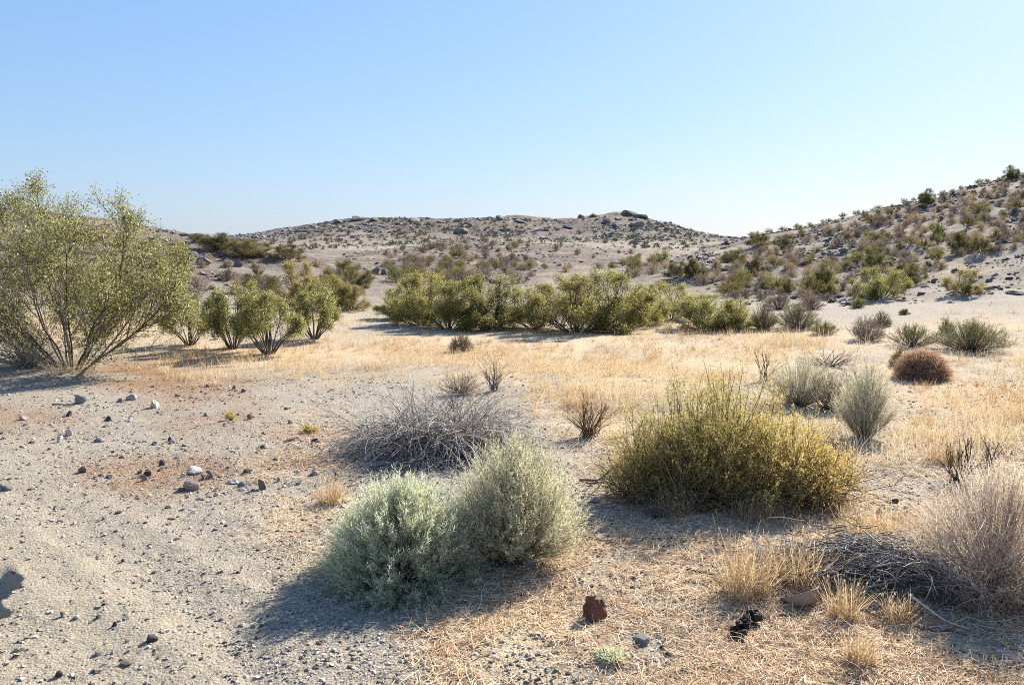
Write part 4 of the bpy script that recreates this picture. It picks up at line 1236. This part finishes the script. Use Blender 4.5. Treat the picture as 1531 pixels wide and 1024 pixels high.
# ------------------------------------------------------------------ grass tufts (each its own thing)
def tuft(h, w, n, bw):
    d, t = fan(n, 0, 50, .9)
    rb, ab = w * .42 * np.sqrt(rng.random(n)), rng.random(n) * 2 * PI
    P = grow(np.stack([rb * np.cos(ab), rb * np.sin(ab), 0 * rb], -1), d, h * (.5 + .65 * rng.random(n)), 5, (0, 0, -.35), .09)
    P[:, :, 2] = np.maximum(P[:, :, 2], -.005)
    a = Acc(); ribbon(a, P, np.full((n, 5), bw) * np.linspace(1, .3, 5)[None])
    hd = rng.random(n) < .3
    leaves(a, P[hd, -1], P[hd, -1] - P[hd, -2], .02, .005, 0, .85 + .15 * rng.random(hd.sum()))
    return a


for px, py, hp, wp, n, lab in [
    (497, 752, 42, 46, 240, 'orange gold grass tuft beside the blue green rabbitbrush'),
    (1118, 888, 84, 84, 420, 'tall golden grass tuft beside the tan bowl'),
    (1195, 875, 78, 76, 300, 'golden grass tuft growing behind the tan bowl'),
    (1262, 925, 62, 56, 200, 'thin pale grass tuft in front of the branch heap'),
    (1340, 930, 48, 56, 200, 'short grass tuft among the twigs below the branch heap'),
    (1285, 990, 44, 60, 260, 'short orange grass tuft alone in the straw at the bottom'),
    (1380, 634, 20, 40, 150, 'small gold grass tuft on the dry flat beyond the lone wispy shrub'),
    (1526, 628, 30, 50, 150, 'gold grass tuft at the picture edge on the dry flat'),
    (1405, 690, 30, 60, 200, 'low gold tuft behind the bare brown stems'),
    (860, 606, 18, 48, 160, 'low gold tuft on the flat beyond the brown bare bush'),
    (560, 552, 18, 70, 220, 'gold tuft in front of the sandy path'),
    (470, 645, 12, 26, 70, 'tiny gold tuft on the gravel near the dead bush'),
    (940, 700, 50, 60, 200, 'rust brown grass tuft leaning on the yellow green bush'),
    (1010, 768, 34, 70, 260, 'pale seed grass in front of the yellow green bush'),
    (1130, 772, 36, 90, 320, 'pale seed grass under the middle of the yellow green bush'),
    (1235, 760, 34, 70, 240, 'pale seed grass under the end of the yellow green bush'),
    (385, 721, 12, 14, 50, 'orange tuft behind the round brown stone'),
    (1200, 518, 34, 110, 300, 'straggling tall straw stems on the grassy flat'),
    (1300, 795, 40, 120, 360, 'gold grass patch above the branch heap'),
    (1380, 800, 46, 80, 320, 'orange gold grass patch between the branch heap and the pinkish shrub'),
    (1468, 905, 70, 110, 260, 'brown grass at the shaded foot of the pinkish shrub'),
    (110, 556, 26, 90, 220, 'dry grass around the foot of the tall creosote'),
]:
    p, dep = spot(px, py)
    a = tuft(size(hp, dep), size(wp, dep), n, .0032 if dep < 7 else .0045)
    tag(link('grass_tuft', a.mesh('grass_tuft', M['grass']), None, tuple(p)), lab, 'grass tuft')

# ------------------------------------------------------------------ uncountable cover
def scatter(n, x0, x1, y0, y1, A, thr=None):
    px = rng.uniform(x0, x1, n); py = rng.uniform(y0, y1, n)
    p, r = at(px, py)
    ok = ~np.isnan(r)
    dens = sample(A, px, py)
    if thr is not None: dens = dens * thr(p)
    ok &= rng.random(n) < dens
    return p[ok], r[ok]


def patchy(lo, hi, sc, seed): return lambda p: sstep(lo, hi, .5 + .5 * fbm(np.nan_to_num(p[:, 0]) / sc, np.nan_to_num(p[:, 1]) / sc, 4, seed))


def hcol(p): return np.clip(.5 + .5 * fbm(p[:, 0] / 1.1, p[:, 1] / 1.1, 3, 131) + .75 * fbm(p[:, 0] / 3.5, p[:, 1] / 3.5, 2, 135), 0, 1)


# standing grass
p, r = scatter(150000, -150, 1700, 450, 700, ZG, patchy(.42, .64, 1.0, 121))
n = len(p); d, t = fan(n, 0, 62, 1.0); rng.shuffle(d)
P = grow(p, d, (.05 + .11 * rng.random(n) ** 1.4) * (.6 + .9 * hcol(p)), 3, (0, 0, -.3), .12)
a = Acc(); ribbon(a, P, (.0018 + .00022 * r)[:, None] * np.array([1, .8, .3])[None], 0, np.clip(.15 + .5 * rng.random(n) + .45 * (hcol(p) - .3), 0, 1))
pc_, rc_ = scatter(5200, -150, 1700, 455, 700, ZG, patchy(.2, .5, 1.4, 127))
for reps in range(16):
    n = len(pc_); d, t = fan(n, 0, 55, 1.0); rng.shuffle(d)
    q_ = pc_ + rng.normal(size=pc_.shape) * [.035, .035, 0]
    P = grow(q_, d, (.07 + .12 * rng.random(n)) * (.7 + .6 * hcol(pc_)), 4, (0, 0, -.3), .12)
    ribbon(a, P, (.0018 + .00022 * rc_)[:, None] * np.array([1, .8, .6, .3])[None], 0, np.clip(.1 + .5 * rng.random(n) + .7 * (hcol(pc_) - .25), 0, 1))
p2, r2 = scatter(16000, 900, 1700, 740, 1060, ZG, patchy(.2, .6, .3, 122))
n = len(p2); d, t = fan(n, 0, 60, 1.0); rng.shuffle(d)
P = grow(p2, d, .05 + .09 * rng.random(n), 4, (0, 0, -.3), .12)
ribbon(a, P, np.full((n, 4), .0026) * np.array([1, .9, .7, .3])[None])
tag(link('dry_grass', a.mesh('dry_grass', M['grass'])), 'golden dry grass standing over the flat', 'grass', kind='stuff')

# fallen straw
a = Acc()
for (nn, y0, y1, w0, seed) in ((120000, 680, 1080, .0025, 141), (80000, 520, 720, .0038, 142), (26000, 1080, 1540, .0024, 143)):
    p, r = scatter(nn, -150, 1700, y0, y1, ZL, patchy(.18, .58, .5, seed))
    n = len(p); an = rng.random(n) * 2 * PI
    d = np.stack([np.cos(an), np.sin(an), np.clip(rng.normal(size=n) * .12, -.1, .3)], -1)
    Lg = .025 + .13 * rng.random(n) ** 2.2
    P = grow(p, d, Lg, 4, (0, 0, -.05), .26)
    zz = height(P[..., 0].ravel(), P[..., 1].ravel()).reshape(n, 4)
    P[:, :, 2] = np.maximum(P[:, :, 2], zz) + .003 + .010 * rng.random((n, 1))
    sd_ = np.stack([-np.sin(an), np.cos(an), rng.normal(size=n) * .5], -1)
    ribbon(a, P, np.full((n, 4), w0) * (.6 + .8 * rng.random((n, 1))) * np.array([.8, 1, 1, .5])[None], 0, None, norm(sd_))
tag(link('straw_litter', a.mesh('straw_litter', M['litter'])), 'pale fallen straw strewn over the sand', 'straw', kind='stuff')

# rust-coloured leaf litter
p, r = scatter(95000, -150, 760, 535, 800, ZO, patchy(.25, .52, .35, 151))
n = len(p); an = rng.random(n) * 2 * PI
a = Acc(); leaves(a, p + Z3 * (.004 + .006 * rng.random((n, 1))), np.stack([np.cos(an), np.sin(an), rng.normal(size=n) * .3], -1), .012 + .022 * rng.random(n), .004)
tag(link('leaf_litter', a.mesh('leaf_litter', M['orange_litter'])), 'rust coloured leaf litter on the gravel', 'litter', kind='stuff')

# gravel
ones = np.ones((gh, gw))
a = Acc()
p, r = scatter(80000, -120, 1660, 560, 1080, ones * .9, None)
pn, rn = scatter(9000, -250, 1800, 1080, 1540, ones * .9, None); p = np.vstack([p, pn]); r = np.concatenate([r, rn])
for (cnt, x0, x1, y0, y1) in ((16000, -120, 560, 565, 770), (500, -60, 50, 880, 1000)):
    pn, rn = scatter(cnt, x0, x1, y0, y1, ones, patchy(.38, .62, .5, 155) if cnt > 1000 else None); p = np.vstack([p, pn]); r = np.concatenate([r, rn * 1.0])
sp2 = sample(ZB, *project(p[:, 0], p[:, 1], p[:, 2]))
k = rng.random(len(p)) < (1 - .85 * sp2); p, r = p[k], r[k]
s = (.0018 + .0080 * rng.random(len(p)) ** 7) * (.75 + .09 * r)
stones(a, p + Z3 * (s * .25)[:, None], s)
tag(link('gravel', a.mesh('gravel', M['gravel'], flat=True)), 'loose gravel of mixed grey, tan and dark stones', 'gravel', kind='stuff')


# slope rubble
def world_scatter(n, th0, th1, r0, r1, f=None):
    th = np.radians(rng.uniform(th0, th1, n)); r = np.sqrt(rng.uniform(r0 * r0, r1 * r1, n))
    x = np.sin(th) * r; y = np.cos(th) * r
    z = height(x, y)
    if f is not None:
        k = rng.random(n) < f(x, y, z, r); x, y, z, r = x[k], y[k], z[k], r[k]
    return np.stack([x, y, z], -1), r


def rubble_f(x, y, z, r):
    q = .5 + .5 * fbm(x / 2.5, y / 2.5, 3, 161)
    return sstep(.4, .65, q) * (0.25 + .75 * sstep(.3, 2.2, z))


a = Acc()
for (nn, t0, t1, r0, r1, s0) in ((26000, 13, 42, 23, 64, .105), (20000, -42, -9, 22, 46, .11), (9000, -12, 16, 38, 118, .18)):
    p, r = world_scatter(nn, t0, t1, r0, r1, rubble_f)
    s = s0 * (.2 + .95 * rng.random(len(p)) ** 5)
    stones(a, p + Z3 * (s * .15)[:, None], s, 0, None, .6)
tag(link('rubble', a.mesh('rubble', M['scree'], flat=True)), 'loose rubble covering the stony slopes', 'rubble', kind='stuff')
a = Acc()
p, r = world_scatter(24000, -22, 18, 180, 335, lambda x, y, z, r: sstep(.45, .6, .5 + .5 * fbm(x / 16, y / 16, 4, 171)) * (.3 + .7 * sstep(4, 12, z)))
s = .18 + .8 * rng.random(len(p)) ** 6
stones(a, p, s, 0, None, .55)
tag(link('hill_rubble', a.mesh('hill_rubble', M['scree_far'], flat=True)), 'rubble covering the far hill', 'rubble', kind='stuff')


# ------------------------------------------------------------------ shrubs of the slopes: patterns, then single copies
def mini(h, w, n, sub, lw, mats, leafy=0, leaf=.08, tilt=(0, 80)):
    d, t = fan(n, *tilt, power=.8)
    L = 1 / np.sqrt((np.sin(t) / (w / 2)) ** 2 + (np.cos(t) / h) ** 2) * (.7 + .4 * rng.random(n))
    P = grow(rng.normal(size=(n, 3)) * [.05, .05, 0], d, L, 5, (0, 0, .15), .1)
    a = Acc(); ribbon(a, P, np.full((n, 5), lw) * np.linspace(1.2, .5, 5)[None], 1)
    b, T, par, tt = along(P, sub, .35, 1.0)
    Ps = grow(b, norm(T + norm(rng.normal(size=(len(b), 3))) * .55), .22 * h * (.5 + rng.random(len(b))), 3, (0, 0, .1), .1)
    ribbon(a, Ps, np.full((len(Ps), 3), lw) * np.array([1, .9, .5])[None], 0)
    if leafy:
        c, Tc, pc, _ = along(Ps, leafy, .1, 1.1)
        leaves(a, c + rng.normal(size=c.shape) * .02, Tc + rng.normal(size=c.shape) * .7, leaf * (.6 + .7 * rng.random(len(c))), leaf * .5, 0)
    return a.mesh('shrub', mats)


P_CREO = [mini(1, w, n, 8, .014, [M['creo_slope'], M['creo_wood']], 7, .05, tl) for w, n, tl in ((1.0, 34, (3, 52)), (1.25, 40, (4, 66)), (.9, 26, (3, 50)), (1.6, 46, (6, 76)))]
P_BROWN = [mini(1, w, 70, 7, .020, [M['brown_shrub'], M['brown_shrub']], 2, .05) for w in (1.5, 1.9, 1.7)]
P_TAN = [mini(1, w, 80, 7, .020, [M['tan_shrub'], M['tan_shrub']], 2, .05) for w in (1.5, 2.0, 1.7)]
P_OLIVE = [mini(1, w, 70, 8, .018, [M['olive'], M['brown_shrub']], 4, .06) for w in (1.4, 1.8, 1.6)]
P_FAR = [mini(1, w, 22, 5, .05, [M['far_scrub'], M['far_scrub']], 3, .16) for w in (1.3, 1.8, 1.6)]


def clump(q, r):
    sc = max(2.0, r * .06)
    v = .5 + .5 * fbm(np.array([q[0] / sc]), np.array([q[1] / sc * .6]), 3, 191)[0]
    lo = .45 if q[0] > 6 and r < 75 else .1
    return lo + (1 - lo) * float(sstep(.42, .62, v))


def slope_shrubs(spec, poly, where, mind, group_where=None):
    """single shrubs spread over the visible face of a slope"""
    xs = [q[0] for q in poly]; ys = [q[1] for q in poly]
    A = zone([(1.0, poly)], .8)
    for name, protos, n, h0, h1, label, cat in spec:
        k = 0; tries = 0
        while k < n and tries < 60:
            tries += 1
            p, r = scatter(n * 3, min(xs), max(xs), min(ys), max(ys), A)
            for q, rq in zip(p, r):
                if k >= n: break
                if rng.random() > clump(q, rq): continue
                m_ = mind * (.35 + 1.1 * rng.random())
                if any((q[0] - u[0]) ** 2 + (q[1] - u[1]) ** 2 < m_ * m_ for u in slope_shrubs.used[-700:]): continue
                slope_shrubs.used.append(q)
                o = link(name, protos[rng.integers(len(protos))], None, (q[0], q[1], q[2] - .02))
                h = rng.uniform(h0, h1); s = h * rng.uniform(.85, 1.2)
                o.scale = (s, s, h); o.rotation_euler = (0, 0, rng.random() * 6.28)
                tag(o, f'{label} {where}', cat, f'{label} {where}')
                k += 1


slope_shrubs.used = []
PR = [(1040, 424), (1100, 380), (1180, 352), (1250, 332), (1531, 270), (1640, 245), (1640, 395), (1531, 372), (1430, 380), (1400, 410), (1330, 432), (1250, 450), (1190, 455), (1100, 448)]
slope_shrubs([
    ('slope_creosote', P_CREO, 30, .4, .75, 'small green creosote', 'bush'),
    ('brown_shrub', P_BROWN, 175, .2, .40, 'low grey brown shrub', 'bush'),
    ('tan_shrub', P_TAN, 215, .18, .36, 'low tan dry shrub', 'bush'),
    ('olive_shrub', P_OLIVE, 60, .22, .42, 'low olive shrub', 'bush'),
], PR, 'on the stony slope under the skyline', .5)
# skyline shrubs
for i in range(24):
    px = 1118 + i * 18 + rng.uniform(-6, 6)
    sl = [(px, y) for y in range(240, 372, 2)]
    pt, rq = at(np.full(len(sl), px), np.array([y for _, y in sl], float))
    ok = np.flatnonzero(~np.isnan(rq))
    if not len(ok): continue
    q = pt[ok[0]]
    o = link('slope_creosote', P_CREO[i % 4], None, tuple(q)); h = rng.uniform(.22, .48); o.scale = (h * 1.3, h * 1.3, h); o.rotation_euler = (0, 0, rng.random() * 6.28)
    tag(o, 'small dark creosote along the crest against the sky', 'bush', 'creosotes along the crest of the slope')
PL = [(-150, 330), (100, 345), (230, 362), (300, 362), (400, 380), (500, 405), (590, 425), (590, 455), (480, 450), (300, 450), (-150, 440)]
slope_shrubs([
    ('brown_shrub', P_BROWN, 36, .22, .5, 'low grey brown shrub', 'bush'),
    ('tan_shrub', P_TAN, 50, .2, .42, 'low tan dry shrub', 'bush'),
    ('slope_creosote', P_CREO, 9, .4, .8, 'small green creosote', 'bush'),
], PL, 'on the stony rise behind the tall creosote', .6)
PM = [(540, 420), (560, 378), (640, 366), (760, 362), (900, 372), (1010, 390), (1000, 402), (960, 412), (760, 424), (600, 430)]
slope_shrubs([
    ('mound_creosote', P_CREO, 56, .45, 1.0, 'olive creosote', 'bush'),
    ('brown_shrub', P_BROWN, 60, .4, .8, 'low grey brown shrub', 'bush'),
    ('tan_shrub', P_TAN, 30, .4, .7, 'low tan dry shrub', 'bush'),
], PM, 'on the dark gravel mound before the far hill', 1.0)
PF = [(400, 360), (480, 336), (540, 327), (660, 332), (745, 328), (850, 332), (940, 320), (990, 330), (1090, 352), (1050, 366), (960, 376), (860, 362), (640, 362), (560, 372), (420, 372)]
slope_shrubs([('far_scrub', P_FAR, 280, .5, 1.2, 'dark scrub bush', 'bush')], PF, 'dotted over the far hill', 2.2)
a = Acc(); p, r = world_scatter(5200, -23, 19, 165, 335, lambda x, y, z, r: .08 + .92 * sstep(.46, .62, .5 + .5 * fbm(x / 18, y / 11, 4, 195)))
n = len(p); k = 9
c = np.repeat(p, k, 0) + rng.normal(size=(n * k, 3)) * [.28, .28, .10] + Z3 * .2
leaves(a, c, rng.normal(size=c.shape) + Z3 * .5, .4, .22, 0, np.repeat(rng.random(n), k))
tag(link('scrub', a.mesh('scrub', M['far_scrub'])), 'scrub speckling the far hill', 'scrub', kind='stuff')

# ------------------------------------------------------------------ light, sky
SUN_AZ, SUN_EL = 38.0, 33.0
w = bpy.data.worlds.new('World'); SC.world = w; w.use_nodes = True
nt = w.node_tree; nt.nodes.clear()
sky = nt.nodes.new('ShaderNodeTexSky'); sky.sky_type = 'NISHITA'; sky.sun_disc = False
sky.sun_elevation = R(SUN_EL); sky.sun_rotation = R(SUN_AZ)
sky.altitude = 900; sky.air_density = 1.6; sky.dust_density = 1.0; sky.ozone_density = 1.0
bg = nt.nodes.new('ShaderNodeBackground'); bg.inputs['Strength'].default_value = .074
wo = nt.nodes.new('ShaderNodeOutputWorld')
sp = nt.nodes.new('ShaderNodeSeparateColor'); cb = nt.nodes.new('ShaderNodeCombineColor')
nt.links.new(sky.outputs[0], sp.inputs[0])
for k, (pw, gn) in enumerate(((.72, .795), (.60, 1.27), (.40, 2.62))):   # the camera's response to each colour of the sky
    m1 = nt.nodes.new('ShaderNodeMath'); m1.operation = 'POWER'; m1.inputs[1].default_value = pw
    m2 = nt.nodes.new('ShaderNodeMath'); m2.operation = 'MULTIPLY'; m2.inputs[1].default_value = gn
    nt.links.new(sp.outputs[k], m1.inputs[0]); nt.links.new(m1.outputs[0], m2.inputs[0]); nt.links.new(m2.outputs[0], cb.inputs[k])
nt.links.new(cb.outputs[0], bg.inputs[0]); nt.links.new(bg.outputs[0], wo.inputs[0])
sl = bpy.data.lights.new('sun', 'SUN'); sl.energy = 5.0; sl.angle = R(.5); sl.color = (1, .95, .86)
so = bpy.data.objects.new('sun', sl); COL.objects.link(so)
dv = Vector((math.sin(R(SUN_AZ)) * math.cos(R(SUN_EL)), math.cos(R(SUN_AZ)) * math.cos(R(SUN_EL)), math.sin(R(SUN_EL))))
so.rotation_euler = dv.to_track_quat('Z', 'Y').to_euler()
so.location = dv * 50

SC.view_settings.view_transform = 'Standard'; SC.view_settings.look = 'None'
SC.view_settings.exposure = 1.3; SC.view_settings.gamma = 1.0; SC.view_settings.use_curve_mapping = False
SC.cycles.max_bounces = 6; SC.cycles.diffuse_bounces = 3; SC.cycles.glossy_bounces = 2; SC.cycles.transmission_bounces = 4; SC.cycles.transparent_max_bounces = 4
SC.cycles.caustics_reflective = False; SC.cycles.caustics_refractive = False
SC.cycles.use_denoising = False
SC.cycles.filter_width = 1.0
